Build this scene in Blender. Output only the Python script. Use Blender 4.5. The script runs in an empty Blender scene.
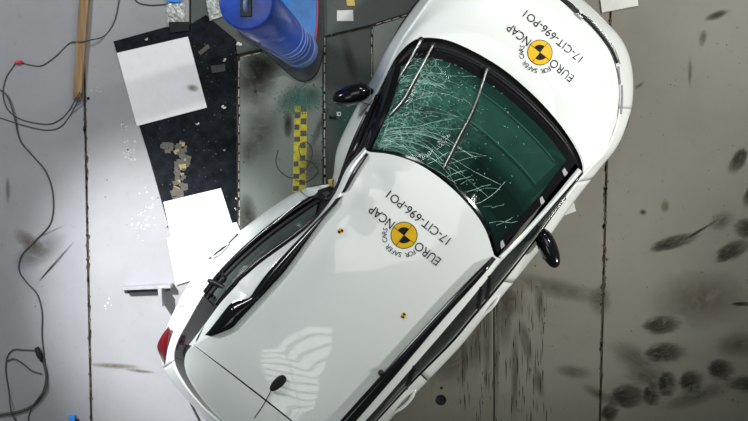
import bpy, bmesh, math, random
from mathutils import Vector, Matrix
from mathutils.bvhtree import BVHTree
random.seed(7)
S = bpy.context.scene
COL = S.collection

# ------------------------------------------------------------------ camera
CAM_H, FPX, CX, CY = 8.5, 1050.0, 374.0, 210.5
n_cam = Vector((21.0, 75.5, -FPX)).normalized()          # where straight-down lands in the frame
Q = n_cam.rotation_difference(Vector((0, 0, -1)))
cd = bpy.data.cameras.new('camera'); cam = bpy.data.objects.new('camera', cd); COL.objects.link(cam)
cd.sensor_width = 36.0; cd.lens = FPX / 748.0 * 36.0; cd.clip_end = 200
cam.location = (0, 0, CAM_H); cam.rotation_mode = 'QUATERNION'; cam.rotation_quaternion = Q
S.camera = cam

def U(px, py, z=0.0):
    """world point at height z whose plan position was measured at (px,py)"""
    d = Q @ Vector((px - CX, CY - py, -FPX))
    t = (z - CAM_H) / d.z
    return Vector((d.x * t, d.y * t, z))

# ------------------------------------------------------------------ world, lights, exposure
W = bpy.data.worlds.new('hall'); S.world = W; W.use_nodes = True
bg = W.node_tree.nodes['Background']; bg.inputs[0].default_value = (0.80, 0.92, 0.88, 1); bg.inputs[1].default_value = 0.09
vs = S.view_settings; vs.view_transform = 'Standard'; vs.look = 'None'; vs.gamma = 1.0; vs.exposure = 0.0
vs.use_curve_mapping = False

def light(name, kind, loc, target, power, color, **kw):
    l = bpy.data.lights.new(name, kind); l.energy = power; l.color = color
    for k, v in kw.items(): setattr(l, k, v)
    o = bpy.data.objects.new(name, l); COL.objects.link(o); o.location = loc
    o.rotation_euler = (Vector(target) - Vector(loc)).to_track_quat('-Z', 'Y').to_euler()
    return o
tgtA = U(188, 318)
light('floodlight', 'SPOT', (tgtA.x - 2.7, tgtA.y + 3.9, 5.0), tgtA, 5000, (0.95, 0.97, 1.0),
      spot_size=math.radians(24), spot_blend=1.0, shadow_soft_size=0.12)
light('floodlight', 'SPOT', (6.4, 2.8, 7.2), (2.0, 1.3, .5), 2500, (1.0, 0.98, 0.94),
      spot_size=math.radians(46), spot_blend=1.0, shadow_soft_size=0.25)
light('floodlight', 'SPOT', (6.4, -3.4, 2.6), (0.9, -0.9, 1.0), 1150, (1.0, 0.98, 0.94),
      spot_size=math.radians(38), spot_blend=1.0, shadow_soft_size=0.25)
light('hall_lamp', 'AREA', (-5.6, 3.2, 5.0), (-3.5, 0.2, 0), 250, (0.95, 0.97, 1.0), shape='RECTANGLE', size=1.6, size_y=1.0)
light('hall_lamp', 'AREA', (2.0, 5.8, 5.4), (0.0, 1.2, 0), 110, (0.97, 0.98, 1.0), shape='RECTANGLE', size=1.6, size_y=1.0)
light('ceiling_lamp', 'AREA', (0.6, 0.6, 10.5), (0.6, 0.6, 0), 145, (1, 1, 0.98), shape='RECTANGLE', size=5.0, size_y=4.4)

# ------------------------------------------------------------------ materials
MATS = {}
def new_mat(name):
    m = bpy.data.materials.new(name); m.use_nodes = True
    nt = m.node_tree; b = nt.nodes['Principled BSDF']; MATS[name] = m
    return m, nt, b
def N(nt, t, **kw):
    n = nt.nodes.new(t)
    for k, v in kw.items():
        if k in n.inputs: n.inputs[k].default_value = v
        else: setattr(n, k, v)
    return n
def plain(name, col, rough=0.5, metal=0.0, coat=0.0, vary=0.0, vscale=8.0, bump=0.0, bscale=60.0, spec=0.5):
    m, nt, b = new_mat(name); b.inputs['Specular IOR Level'].default_value = spec
    b.inputs['Base Color'].default_value = (*col, 1); b.inputs['Roughness'].default_value = rough
    b.inputs['Metallic'].default_value = metal; b.inputs['Coat Weight'].default_value = coat
    b.inputs['Coat Roughness'].default_value = 0.03
    tc = N(nt, 'ShaderNodeTexCoord')
    if vary:
        nz = N(nt, 'ShaderNodeTexNoise', Scale=vscale, Detail=6.0, Roughness=0.65)
        nt.links.new(tc.outputs['Object'], nz.inputs['Vector'])
        r = N(nt, 'ShaderNodeMapRange'); r.inputs['From Min'].default_value = .3; r.inputs['From Max'].default_value = .7
        r.inputs['To Min'].default_value = 1 - vary; r.inputs['To Max'].default_value = 1 + vary
        nt.links.new(nz.outputs['Fac'], r.inputs['Value'])
        mx = N(nt, 'ShaderNodeVectorMath', operation='SCALE'); mx.inputs[0].default_value = col
        nt.links.new(r.outputs[0], mx.inputs['Scale']); nt.links.new(mx.outputs[0], b.inputs['Base Color'])
    if bump:
        n2 = N(nt, 'ShaderNodeTexNoise', Scale=bscale, Detail=4.0)
        nt.links.new(tc.outputs['Object'], n2.inputs['Vector'])
        bp = N(nt, 'ShaderNodeBump', Strength=bump, Distance=0.004)
        nt.links.new(n2.outputs['Fac'], bp.inputs['Height']); nt.links.new(bp.outputs[0], b.inputs['Normal'])
    return m

def floor_mat(name, col, dirt, dirt_amt, streak=0.0, rough=0.55):
    """painted floor: cloudy tone, fine specks, optional scratches along the slab"""
    m, nt, b = new_mat(name); L = nt.links.new
    tc = N(nt, 'ShaderNodeTexCoord')
    n1 = N(nt, 'ShaderNodeTexNoise', Scale=1.3, Detail=7.0, Roughness=0.6); L(tc.outputs['Object'], n1.inputs['Vector'])
    r1 = N(nt, 'ShaderNodeMapRange'); L(n1.outputs['Fac'], r1.inputs['Value'])
    for k, v in (('From Min', .35), ('From Max', .7), ('To Min', .9), ('To Max', 1.08)): r1.inputs[k].default_value = v
    sc = N(nt, 'ShaderNodeVectorMath', operation='SCALE'); sc.inputs[0].default_value = col; L(r1.outputs[0], sc.inputs['Scale'])
    n2 = N(nt, 'ShaderNodeTexNoise', Scale=14.0, Detail=8.0, Roughness=0.7); L(tc.outputs['Object'], n2.inputs['Vector'])
    r2 = N(nt, 'ShaderNodeMapRange'); L(n2.outputs['Fac'], r2.inputs['Value'])
    for k, v in (('From Min', .60), ('From Max', .78), ('To Min', 0.), ('To Max', dirt_amt)): r2.inputs[k].default_value = v
    mx = N(nt, 'ShaderNodeMix', data_type='RGBA'); L(r2.outputs[0], mx.inputs[0]); L(sc.outputs[0], mx.inputs[6]); mx.inputs[7].default_value = (*dirt, 1)
    out = mx.outputs[2]
    if streak:
        mp = N(nt, 'ShaderNodeMapping'); mp.inputs['Scale'].default_value = (22, 0.9, 1); L(tc.outputs['Object'], mp.inputs['Vector'])
        n3 = N(nt, 'ShaderNodeTexNoise', Scale=1.0, Detail=9.0, Roughness=0.75); L(mp.outputs[0], n3.inputs['Vector'])
        r3 = N(nt, 'ShaderNodeMapRange'); L(n3.outputs['Fac'], r3.inputs['Value'])
        for k, v in (('From Min', .58), ('From Max', .74), ('To Min', 0.), ('To Max', streak)): r3.inputs[k].default_value = v
        m3 = N(nt, 'ShaderNodeMix', data_type='RGBA'); L(r3.outputs[0], m3.inputs[0]); L(out, m3.inputs[6]); m3.inputs[7].default_value = (0.035, 0.028, 0.018, 1)
        out = m3.outputs[2]
    vo = N(nt, 'ShaderNodeTexVoronoi', Scale=9.0); L(tc.outputs['Object'], vo.inputs['Vector'])
    r4 = N(nt, 'ShaderNodeMapRange'); L(vo.outputs['Distance'], r4.inputs['Value'])
    for k, v in (('From Min', .05), ('From Max', .085), ('To Min', .75), ('To Max', 0.)): r4.inputs[k].default_value = v
    n5 = N(nt, 'ShaderNodeTexNoise', Scale=2.1, Detail=2.0); L(tc.outputs['Object'], n5.inputs['Vector'])
    g5 = N(nt, 'ShaderNodeMath', operation='GREATER_THAN'); g5.inputs[1].default_value = .56; L(n5.outputs['Fac'], g5.inputs[0])
    mu = N(nt, 'ShaderNodeMath', operation='MULTIPLY'); L(r4.outputs[0], mu.inputs[0]); L(g5.outputs[0], mu.inputs[1])
    m4 = N(nt, 'ShaderNodeMix', data_type='RGBA'); L(mu.outputs[0], m4.inputs[0]); L(out, m4.inputs[6]); m4.inputs[7].default_value = (*dirt, 1)
    L(m4.outputs[2], b.inputs['Base Color'])
    b.inputs['Roughness'].default_value = rough
    b.inputs['Specular IOR Level'].default_value = 0.3
    bp = N(nt, 'ShaderNodeBump', Strength=0.15, Distance=0.004); L(n2.outputs['Fac'], bp.inputs['Height']); L(bp.outputs[0], b.inputs['Normal'])
    return m

def stain_mat(name, col, amt=0.8, scale=(30, 12), lo=0.32, fade=0.0, soft=(.75, 1.7)):
    """a mark with ragged, see-through edges (Generated coords run 0..1 over the mark); fade thins it towards one end"""
    m, nt, b = new_mat(name); L = nt.links.new
    tc = N(nt, 'ShaderNodeTexCoord')
    mp = N(nt, 'ShaderNodeVectorMath', operation='SUBTRACT'); mp.inputs[1].default_value = (.5, .5, .5); L(tc.outputs['Generated'], mp.inputs[0])
    m2 = N(nt, 'ShaderNodeVectorMath', operation='MULTIPLY'); m2.inputs[1].default_value = (2, 2, 0); L(mp.outputs[0], m2.inputs[0])
    oi = N(nt, 'ShaderNodeObjectInfo')
    av = N(nt, 'ShaderNodeVectorMath', operation='MULTIPLY_ADD'); L(tc.outputs['Object'], av.inputs[0]); av.inputs[1].default_value = (scale[1], scale[0], 1); L(oi.outputs['Location'], av.inputs[2])
    nz = N(nt, 'ShaderNodeTexNoise', Scale=1.0, Detail=7.0, Roughness=.65); L(av.outputs[0], nz.inputs['Vector'])
    ln = N(nt, 'ShaderNodeVectorMath', operation='LENGTH'); L(m2.outputs[0], ln.inputs[0])
    wob = N(nt, 'ShaderNodeMath', operation='MULTIPLY_ADD'); L(nz.outputs['Fac'], wob.inputs[0]); wob.inputs[1].default_value = 1.3; L(ln.outputs['Value'], wob.inputs[2])
    r = N(nt, 'ShaderNodeMapRange', interpolation_type='SMOOTHSTEP'); L(wob.outputs[0], r.inputs['Value'])
    for k, v in (('From Min', soft[0]), ('From Max', soft[1]), ('To Min', 1.), ('To Max', 0.)): r.inputs[k].default_value = v
    rn = N(nt, 'ShaderNodeMapRange'); L(nz.outputs['Fac'], rn.inputs['Value'])
    for k, v in (('From Min', lo), ('From Max', lo + .3), ('To Min', 0.35), ('To Max', 1.)): rn.inputs[k].default_value = v
    mu = N(nt, 'ShaderNodeMath', operation='MULTIPLY'); L(r.outputs[0], mu.inputs[0]); L(rn.outputs[0], mu.inputs[1])
    sx = N(nt, 'ShaderNodeSeparateXYZ'); L(tc.outputs['Generated'], sx.inputs[0])
    fx = N(nt, 'ShaderNodeMapRange'); L(sx.outputs['X'], fx.inputs['Value'])
    for k, v in (('From Min', .25), ('From Max', .95), ('To Min', 1.), ('To Max', 1 - fade)): fx.inputs[k].default_value = v
    m4 = N(nt, 'ShaderNodeMath', operation='MULTIPLY'); L(mu.outputs[0], m4.inputs[0]); L(fx.outputs[0], m4.inputs[1])
    edge = N(nt, 'ShaderNodeMapRange'); L(ln.outputs['Value'], edge.inputs['Value'])
    for k, v in (('From Min', .7), ('From Max', .98), ('To Min', amt), ('To Max', 0.)): edge.inputs[k].default_value = v
    m3 = N(nt, 'ShaderNodeMath', operation='MULTIPLY'); L(m4.outputs[0], m3.inputs[0]); L(edge.outputs[0], m3.inputs[1])
    L(m3.outputs[0], b.inputs['Alpha'])
    b.inputs['Base Color'].default_value = (*col, 1); b.inputs['Roughness'].default_value = .8; b.inputs['Specular IOR Level'].default_value = .2
    return m

plain('paint', (0.775, 0.81, 0.785), 0.35, 0, 1.0)
plain('gloss_black', (0.005, 0.005, 0.006), 0.15, 0, 0.2, spec=.4)
plain('satin_black', (0.010, 0.010, 0.011), 0.42, spec=.25)
plain('rubber', (0.012, 0.012, 0.013), 0.75, vary=.25, spec=.25)
plain('chrome', (0.7, 0.7, 0.7), 0.18, 1.0)
plain('silver', (0.55, 0.54, 0.52), 0.3, 0.8)
plain('alloy', (0.45, 0.45, 0.46), 0.3, 0.9)
plain('red_lens', (0.11, 0.002, 0.006), 0.12, 0, 0.8)
plain('lamp_lens', (0.35, 0.36, 0.40), 0.08, 0.3, 1)
plain('trim_dark', (0.014, 0.016, 0.017), 0.6, vary=.3, spec=.25)
plain('dash', (0.055, 0.075, 0.07), 0.55, vary=.2, bump=.2)
plain('seat_cloth', (0.12, 0.15, 0.145), 0.8, vary=.2, bump=.3)
plain('print_black', (0.012, 0.012, 0.012), 0.5, spec=.08)
plain('print_yellow', (0.74, 0.45, 0.008), 0.5, spec=.2)
plain('yellow_vinyl', (0.55, 0.47, 0.02), 0.5, vary=.3, vscale=30)
plain('check_grey', (0.075, 0.075, 0.065), 0.6, vary=.4, vscale=30)
plain('pole_blue', (0.020, 0.080, 0.50), 0.42, 0, .2, vary=.35, vscale=9)
plain('pole_face', (0.015, 0.14, 0.42), 0.36, 0, .4, vary=.3, vscale=7)
plain('pole_scuff', (0.20, 0.28, 0.55), 0.45, vary=.4, vscale=20)
plain('red_edge', (0.55, 0.01, 0.03), 0.4)
plain('steel_dark', (0.045, 0.05, 0.055), 0.5, .5, vary=.4)
plain('steel', (0.42, 0.42, 0.43), 0.45, .6, vary=.15)
plain('mat_black', (0.009, 0.011, 0.014), 0.7, vary=.6, vscale=12, bump=.4, spec=.06)
plain('paper', (0.72, 0.72, 0.73), 0.65, vary=.04, vscale=10)
plain('board', (0.60, 0.60, 0.56), 0.7, vary=.06)
plain('paper_scrap', (0.62, 0.62, 0.58), 0.7)
plain('cable', (0.04, 0.045, 0.042), 0.55)
plain('red_plastic', (0.6, 0.015, 0.03), 0.4)
plain('blue_plastic', (0.02, 0.22, 0.75), 0.4)
plain('tape_residue', (0.075, 0.068, 0.055), 0.7, vary=.3, vscale=25)
plain('tape_yellow', (0.28, 0.22, 0.07), 0.6, vary=.3, vscale=25)
plain('foil', (0.42, 0.44, 0.42), 0.4, .3, vary=.5, vscale=45, bump=.8)
plain('flake_white', (0.48, 0.48, 0.45), 0.7)
plain('shard', (0.09, 0.27, 0.21), 0.15, 0, .5)
plain('crack', (0.42, 0.70, 0.60), 0.35)
plain('underbody', (0.012, 0.012, 0.012), 0.8)
plain('joint', (0.06, 0.045, 0.03), 0.9, vary=.5, vscale=12)
plain('weld', (0.40, 0.38, 0.30), 0.6, vary=.4, vscale=40)
plain('foam_yellow', (0.5, 0.38, 0.10), 0.8)
floor_mat('floor_left', (0.27, 0.27, 0.285), (0.09, 0.085, 0.08), .35)
floor_mat('floor_mid', (0.29, 0.29, 0.30), (0.10, 0.09, 0.08), .3)
floor_mat('floor_right', (0.185, 0.178, 0.145), (0.07, 0.06, 0.045), .45)
floor_mat('floor_scratched', (0.18, 0.173, 0.14), (0.06, 0.05, 0.035), .6, streak=.8)
floor_mat('plate_grey', (0.20, 0.225, 0.20), (0.05, 0.045, 0.035), .7)
floor_mat('plate_dark', (0.072, 0.084, 0.078), (0.018, 0.017, 0.014), .7)
stain_mat('footprint', (0.026, 0.024, 0.016), 1.0, (30, 9), .28, .8, (1.05, 1.6))
stain_mat('scuff', (0.040, 0.037, 0.027), .7, (40, 8), .38, .5)
stain_mat('brown_stain', (0.13, 0.09, 0.045), .7, (20, 20))
stain_mat('oil_stain', (0.035, 0.03, 0.022), .9, (12, 12), .3)
stain_mat('streak', (0.035, 0.03, 0.018), .75, (4, 40), .42)
stain_mat('green_stain', (0.03, 0.15, 0.11), .55, (16, 16))
stain_mat('rust_stain', (0.075, 0.05, 0.03), .6, (9, 9), .38)
# wood
m, nt, b = new_mat('wood'); tc = N(nt, 'ShaderNodeTexCoord'); mp = N(nt, 'ShaderNodeMapping'); mp.inputs['Scale'].default_value = (40, 2.2, 12)
nz = N(nt, 'ShaderNodeTexNoise', Scale=1.0, Detail=6.0); rp = N(nt, 'ShaderNodeValToRGB')
rp.color_ramp.elements[0].position = .3; rp.color_ramp.elements[0].color = (.15, .085, .035, 1)
rp.color_ramp.elements[1].position = .7; rp.color_ramp.elements[1].color = (.36, .24, .12, 1)
nt.links.new(tc.outputs['Object'], mp.inputs['Vector']); nt.links.new(mp.outputs[0], nz.inputs['Vector'])
nt.links.new(nz.outputs['Fac'], rp.inputs[0]); nt.links.new(rp.outputs[0], b.inputs['Base Color']); b.inputs['Roughness'].default_value = .75
# glass
def glass_mat(name, tint, body, body_amt):
    m, nt, b = new_mat(name); L = nt.links.new
    tr = N(nt, 'ShaderNodeBsdfTransparent'); tr.inputs[0].default_value = (*tint, 1)
    b.inputs['Base Color'].default_value = (*body, 1); b.inputs['Roughness'].default_value = .04
    mix = N(nt, 'ShaderNodeMixShader'); mix.inputs[0].default_value = body_amt
    L(tr.outputs[0], mix.inputs[1]); L(b.outputs[0], mix.inputs[2])
    L(mix.outputs[0], nt.nodes['Material Output'].inputs['Surface'])
    return m, nt, mix
glass_mat('side_glass', (.25, .33, .31), (.02, .03, .03), .55)
glass_mat('door_glass', (.35, .45, .42), (.12, .15, .145), .6)
glass_mat('rear_glass', (.05, .05, .05), (.004, .005, .006), .9)[1].nodes['Principled BSDF'].inputs['IOR'].default_value = 1.13
m, nt, mix = glass_mat('windscreen_glass', (.40, .70, .64), (.16, .42, .34), .16)
L = nt.links.new
IMP = U(399, 122, 1.2)
tc = N(nt, 'ShaderNodeTexCoord'); geo = N(nt, 'ShaderNodeNewGeometry')
ds = N(nt, 'ShaderNodeVectorMath', operation='DISTANCE'); L(geo.outputs['Position'], ds.inputs[0]); ds.inputs[1].default_value = IMP
r = N(nt, 'ShaderNodeMapRange'); L(ds.outputs['Value'], r.inputs['Value'])
for k, v in (('From Min', .10), ('From Max', .62), ('To Min', 1.), ('To Max', 0.)): r.inputs[k].default_value = v
vo = N(nt, 'ShaderNodeTexVoronoi', Scale=16.0, feature='DISTANCE_TO_EDGE'); 
nz = N(nt, 'ShaderNodeTexNoise', Scale=9.0, Detail=5.0); L(geo.outputs['Position'], nz.inputs['Vector'])
ad = N(nt, 'ShaderNodeVectorMath', operation='MULTIPLY_ADD'); L(nz.outputs['Color'], ad.inputs[0]); ad.inputs[1].default_value = (.3, .3, .3); L(geo.outputs['Position'], ad.inputs[2])
L(ad.outputs[0], vo.inputs['Vector'])
rv = N(nt, 'ShaderNodeMapRange'); L(vo.outputs['Distance'], rv.inputs['Value'])
for k, v in (('From Min', .0), ('From Max', .10), ('To Min', 1.), ('To Max', .30)): rv.inputs[k].default_value = v
rn = N(nt, 'ShaderNodeMapRange'); L(nz.outputs['Fac'], rn.inputs['Value'])
for k, v in (('From Min', .35), ('From Max', .62), ('To Min', .25), ('To Max', 1.)): rn.inputs[k].default_value = v
m1 = N(nt, 'ShaderNodeMath', operation='MULTIPLY'); L(r.outputs[0], m1.inputs[0]); L(rv.outputs[0], m1.inputs[1])
m2 = N(nt, 'ShaderNodeMath', operation='MULTIPLY'); L(m1.outputs[0], m2.inputs[0]); L(rn.outputs[0], m2.inputs[1])
m3 = N(nt, 'ShaderNodeMath', operation='MULTIPLY_ADD'); L(m2.outputs[0], m3.inputs[0]); m3.inputs[1].default_value = .95; m3.inputs[2].default_value = .035
L(m3.outputs[0], mix.inputs[0])

# ------------------------------------------------------------------ mesh helpers
def wloc(o):
    v = Vector((0, 0, 0))
    while o: v = v + o.location; o = o.parent
    return v
def mesh_obj(name, verts, faces, mat, parent=None, smooth=True, origin=None):
    base = wloc(parent)
    if origin is not None: base = Vector(origin)
    me = bpy.data.meshes.new(name)
    me.from_pydata([tuple(Vector(v) - base) for v in verts], [], faces)
    me.polygons.foreach_set('use_smooth', [smooth] * len(me.polygons))
    me.materials.append(MATS[mat]); me.update()
    o = bpy.data.objects.new(name, me); COL.objects.link(o)
    if parent: o.parent = parent; o.location = base - wloc(parent)
    else: o.location = base
    return o
def tag(o, label, cat, group=None, kind=None):
    if label: o['label'] = label
    if cat: o['category'] = cat
    if group: o['group'] = group
    if kind: o['kind'] = kind
    return o
def thing(name, loc, label, cat, group=None):
    o = bpy.data.objects.new(name, None); COL.objects.link(o); o.location = loc; o.empty_display_size = .1
    return tag(o, label, cat, group)
def P(seq): return [U(*p) for p in seq]
def cr_at(pts, t, closed=False):
    n = len(pts)
    if closed:
        i = int(math.floor(t)); f = t - i; g = lambda k: pts[k % n]
    else:
        t = min(max(t, 0), n - 1); i = min(int(t), n - 2); f = t - i
        def g(k):
            if k < 0: return pts[0] * 2 - pts[1]
            if k >= n: return pts[-1] * 2 - pts[-2]
            return pts[k]
    a, b_, c, d = g(i - 1), g(i), g(i + 1), g(i + 2)
    return 0.5 * ((2 * b_) + (c - a) * f + (2 * a - 5 * b_ + 4 * c - d) * f * f + (3 * b_ - a - 3 * c + d) * f ** 3)
def cr(pts, n, t0=None, t1=None):
    t0 = 0 if t0 is None else t0; t1 = len(pts) - 1 if t1 is None else t1
    return [cr_at(pts, t0 + (t1 - t0) * k / (n - 1)) for k in range(n)]
def cr_len(pts, n):
    """n points evenly spaced by length along a smooth curve"""
    fine = cr(pts, 24 * (len(pts) - 1) + 1); d = [0]
    for a, b_ in zip(fine, fine[1:]): d.append(d[-1] + (b_ - a).length)
    out = []; j = 0
    for k in range(n):
        s = d[-1] * k / (n - 1)
        while j < len(d) - 2 and d[j + 1] < s: j += 1
        f = (s - d[j]) / max(1e-9, d[j + 1] - d[j]); out.append(fine[j].lerp(fine[j + 1], min(max(f, 0), 1)))
    return out
def grid(rows, skip=None):
    n = len(rows[0]); V = [v for r_ in rows for v in r_]; F = []
    for j in range(len(rows) - 1):
        for i in range(n - 1):
            if skip and skip(rows[j][i].lerp(rows[j + 1][i + 1], .5)): continue
            F.append((j * n + i, j * n + i + 1, (j + 1) * n + i + 1, (j + 1) * n + i))
    return V, F
def loft(name, curves, mat, parent, n=24, sub=1, smooth=True, skip=None):
    cs = [cr(c, n) if len(c) != n else c for c in curves]
    if sub > 1:
        rows = []
        for k in range((len(cs) - 1) * sub + 1):
            rows.append([cr_at([c[i] for c in cs], k / sub) for i in range(n)])
    else: rows = cs
    V, F = grid(rows, skip)
    return mesh_obj(name, V, F, mat, parent, smooth)
class Coons:
    """smooth patch: bottom and top run along u, left and right along v"""
    def __init__(s, bot, top, left, right, crown=0.0, extra=None):
        s.b, s.t, s.l, s.r = cr_len(bot, 81), cr_len(top, 81), cr_len(left, 81), cr_len(right, 81)
        s.crown = crown; s.extra = extra
    def at(s, u, v):
        g = lambda c, x: (lambda f, i: c[i].lerp(c[min(i + 1, 80)], f - i))(x * 80, int(x * 80))
        B, T, Lf, R = g(s.b, u), g(s.t, u), g(s.l, v), g(s.r, v)
        p = B * (1 - v) + T * v + Lf * (1 - u) + R * u - (s.b[0] * (1 - u) * (1 - v) + s.b[-1] * u * (1 - v) + s.t[0] * (1 - u) * v + s.t[-1] * u * v)
        p = p.copy(); p.z += s.crown * 16 * u * (1 - u) * v * (1 - v)
        if s.extra: p.z += s.extra(u, v, p)
        return p
    def normal(s, u, v):
        e = .01; a = s.at(min(u + e, 1), v) - s.at(max(u - e, 0), v); c = s.at(u, min(v + e, 1)) - s.at(u, max(v - e, 0))
        n_ = a.cross(c).normalized(); return n_ if n_.z > 0 else -n_
    def mesh(s, name, mat, parent, nu=40, nv=40, u0=0, u1=1, v0=0, v1=1, off=0.0):
        rows = [[s.at(u0 + (u1 - u0) * i / (nu - 1), v0 + (v1 - v0) * j / (nv - 1)) + Vector((0, 0, off)) for i in range(nu)] for j in range(nv)]
        V, F = grid(rows); return mesh_obj(name, V, F, mat, parent)
def tube_mesh(pts, rad, sides=8, flat=1.0, cap=True):
    V = []; F = []; n = len(pts)
    rf = rad if callable(rad) else (lambda t: rad)
    for i, p in enumerate(pts):
        t = (pts[min(i + 1, n - 1)] - pts[max(i - 1, 0)]).normalized()
        up = Vector((0, 0, 1)) if abs(t.z) < .9 else Vector((1, 0, 0))
        a = t.cross(up).normalized(); b_ = a.cross(t).normalized(); r_ = rf(i / (n - 1))
        for k in range(sides):
            th = 2 * math.pi * k / sides; V.append(p + a * math.cos(th) * r_ + b_ * math.sin(th) * r_ * flat)
    for i in range(n - 1):
        for k in range(sides):
            k2 = (k + 1) % sides; F.append((i * sides + k, i * sides + k2, (i + 1) * sides + k2, (i + 1) * sides + k))
    if cap: F += [tuple(range(sides))[::-1], tuple((n - 1) * sides + k for k in range(sides))]
    return V, F
def tube(name, pts, rad, mat, parent=None, n=40, sides=8, flat=1.0):
    pp = cr_len(pts, n) if len(pts) > 2 else [pts[0].lerp(pts[1], k / (n - 1)) for k in range(n)]
    V, F = tube_mesh(pp, rad, sides, flat)
    return mesh_obj(name, V, F, mat, parent, True, None if parent else (pp[0].x, pp[0].y, 0))
def prism(name, poly, z0, z1, mat, parent=None, bev=0.0):
    """upright prism over a plan polygon (list of world xy), top edge chamfered by bev"""
    n = len(poly); c = sum((Vector((p.x, p.y, 0)) for p in poly), Vector()) / n
    area = sum(poly[i].x * poly[(i + 1) % n].y - poly[(i + 1) % n].x * poly[i].y for i in range(n))
    if area < 0: poly = poly[::-1]
    def ring(z, ins):
        out = []
        for i in range(n):
            p, a, b_ = poly[i], poly[i - 1], poly[(i + 1) % n]
            d1 = Vector((p.x - a.x, p.y - a.y)).normalized(); d2 = Vector((b_.x - p.x, b_.y - p.y)).normalized()
            nn = Vector((-d1.y - d2.y, d1.x + d2.x)); nn = nn.normalized() if nn.length > 1e-6 else Vector((0, 0))
            out.append(Vector((p.x + nn.x * ins, p.y + nn.y * ins, z)))
        return out
    rings = [ring(z0, 0), ring(z1 - bev, 0)] + ([ring(z1, bev)] if bev else [])
    V = [v for r_ in rings for v in r_]; F = [tuple(range(n))[::-1]]
    for j in range(len(rings) - 1):
        for i in range(n): F.append((j * n + i, j * n + (i + 1) % n, (j + 1) * n + (i + 1) % n, (j + 1) * n + i))
    F.append(tuple((len(rings) - 1) * n + i for i in range(n)))
    return mesh_obj(name, V, F, mat, parent, False, None if parent else (c.x, c.y, z0))
def revolve(name, profile, centre, mat, parent=None, sides=48, axis=None, smooth=True):
    """profile: (r, h) list, revolved about an axis through centre"""
    ax = (axis or Vector((0, 0, 1))).normalized(); ref = Vector((1, 0, 0)) if abs(ax.x) < .8 else Vector((0, 1, 0))
    a = ax.cross(ref).normalized(); b_ = ax.cross(a).normalized(); V = []; F = []
    for (r_, h) in profile:
        for k in range(sides):
            th = 2 * math.pi * k / sides; V.append(centre + ax * h + (a * math.cos(th) + b_ * math.sin(th)) * r_)
    for j in range(len(profile) - 1):
        for k in range(sides):
            k2 = (k + 1) % sides; F.append((j * sides + k, j * sides + k2, (j + 1) * sides + k2, (j + 1) * sides + k))
    F.append(tuple(range(sides))); F.append(tuple((len(profile) - 1) * sides + k for k in range(sides)))
    o = mesh_obj(name, V, F, mat, parent, smooth, None if parent else (centre.x, centre.y, centre.z))
    bm = bmesh.new(); bm.from_mesh(o.data); bmesh.ops.recalc_face_normals(bm, faces=bm.faces); bm.to_mesh(o.data); bm.free()
    return o

# ------------------------------------------------------------------ the floor
def quadpoly(seq, z=0.0): return [U(p[0], p[1], z) for p in seq]
def smooth_poly(seq, z, i0, i1, n=5):
    pts = quadpoly(seq, z); mid = cr(pts[i0:i1 + 1], (i1 - i0) * n + 1); return pts[:i0] + mid + pts[i1 + 1:]
big = [Vector((-9, -8, 0)), Vector((9, -8, 0)), Vector((9, 8, 0)), Vector((-9, 8, 0))]
floor = prism('floor', big, -0.20, -0.02, 'joint'); floor['kind'] = 'structure'
floor['label'] = 'grey painted hall floor of slabs and steel plates with rusty joints'
G = 1.1   # half a joint, in plan units of the survey
def slab(seq, mat, z=0.0, name='floor_slab', bev=.003): return prism(name, quadpoly(seq), -0.02, z, mat, floor, bev)
seamA = lambda y: 85.5 + (y - 140) * 0.021
seamB = lambda y: 609.5 - (y - 45) * 0.0255
slab([(-480, -500), (seamA(-500) - G, -500), (seamA(900) - G, 900), (-480, 900)], 'floor_left')
slab([(seamA(-500) + G, -500), (189, -500), (189, 26), (237, 56), (238, 300), (238, 900), (seamA(900) + G, 900)], 'floor_mid')
slab([(seamB(-500) + G, -500), (1200, -500), (1200, 900), (seamB(900) + G, 900)], 'floor_right')
slab([(373, 27), (412, 15), (445, -5), (445, 260), (373, 260)], 'plate_grey', .002, 'steel_plate')
slab([(446, -6), (seamB(-60) - G, -60), (seamB(900) - G, 900), (496, 900), (494.5, 260), (446, 260)], 'floor_right')
slab([(373, 262), (493, 262), (494.5, 900), (373, 900)], 'floor_scratched')
slab([(240, 57), (322.5, 38), (323.5, 900), (240, 900)], 'plate_grey', .004, 'steel_plate')
slab([(326, 38), (371, 28), (371, 900), (326, 900)], 'plate_dark', .002, 'steel_plate')
slab([(191, -500), (seamB(-500) - G, -500), (seamB(-62) - G, -62), (411, 12), (370, 25), (324, 36), (238, 54), (191, 26)], 'plate_dark', .003, 'steel_plate')
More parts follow.
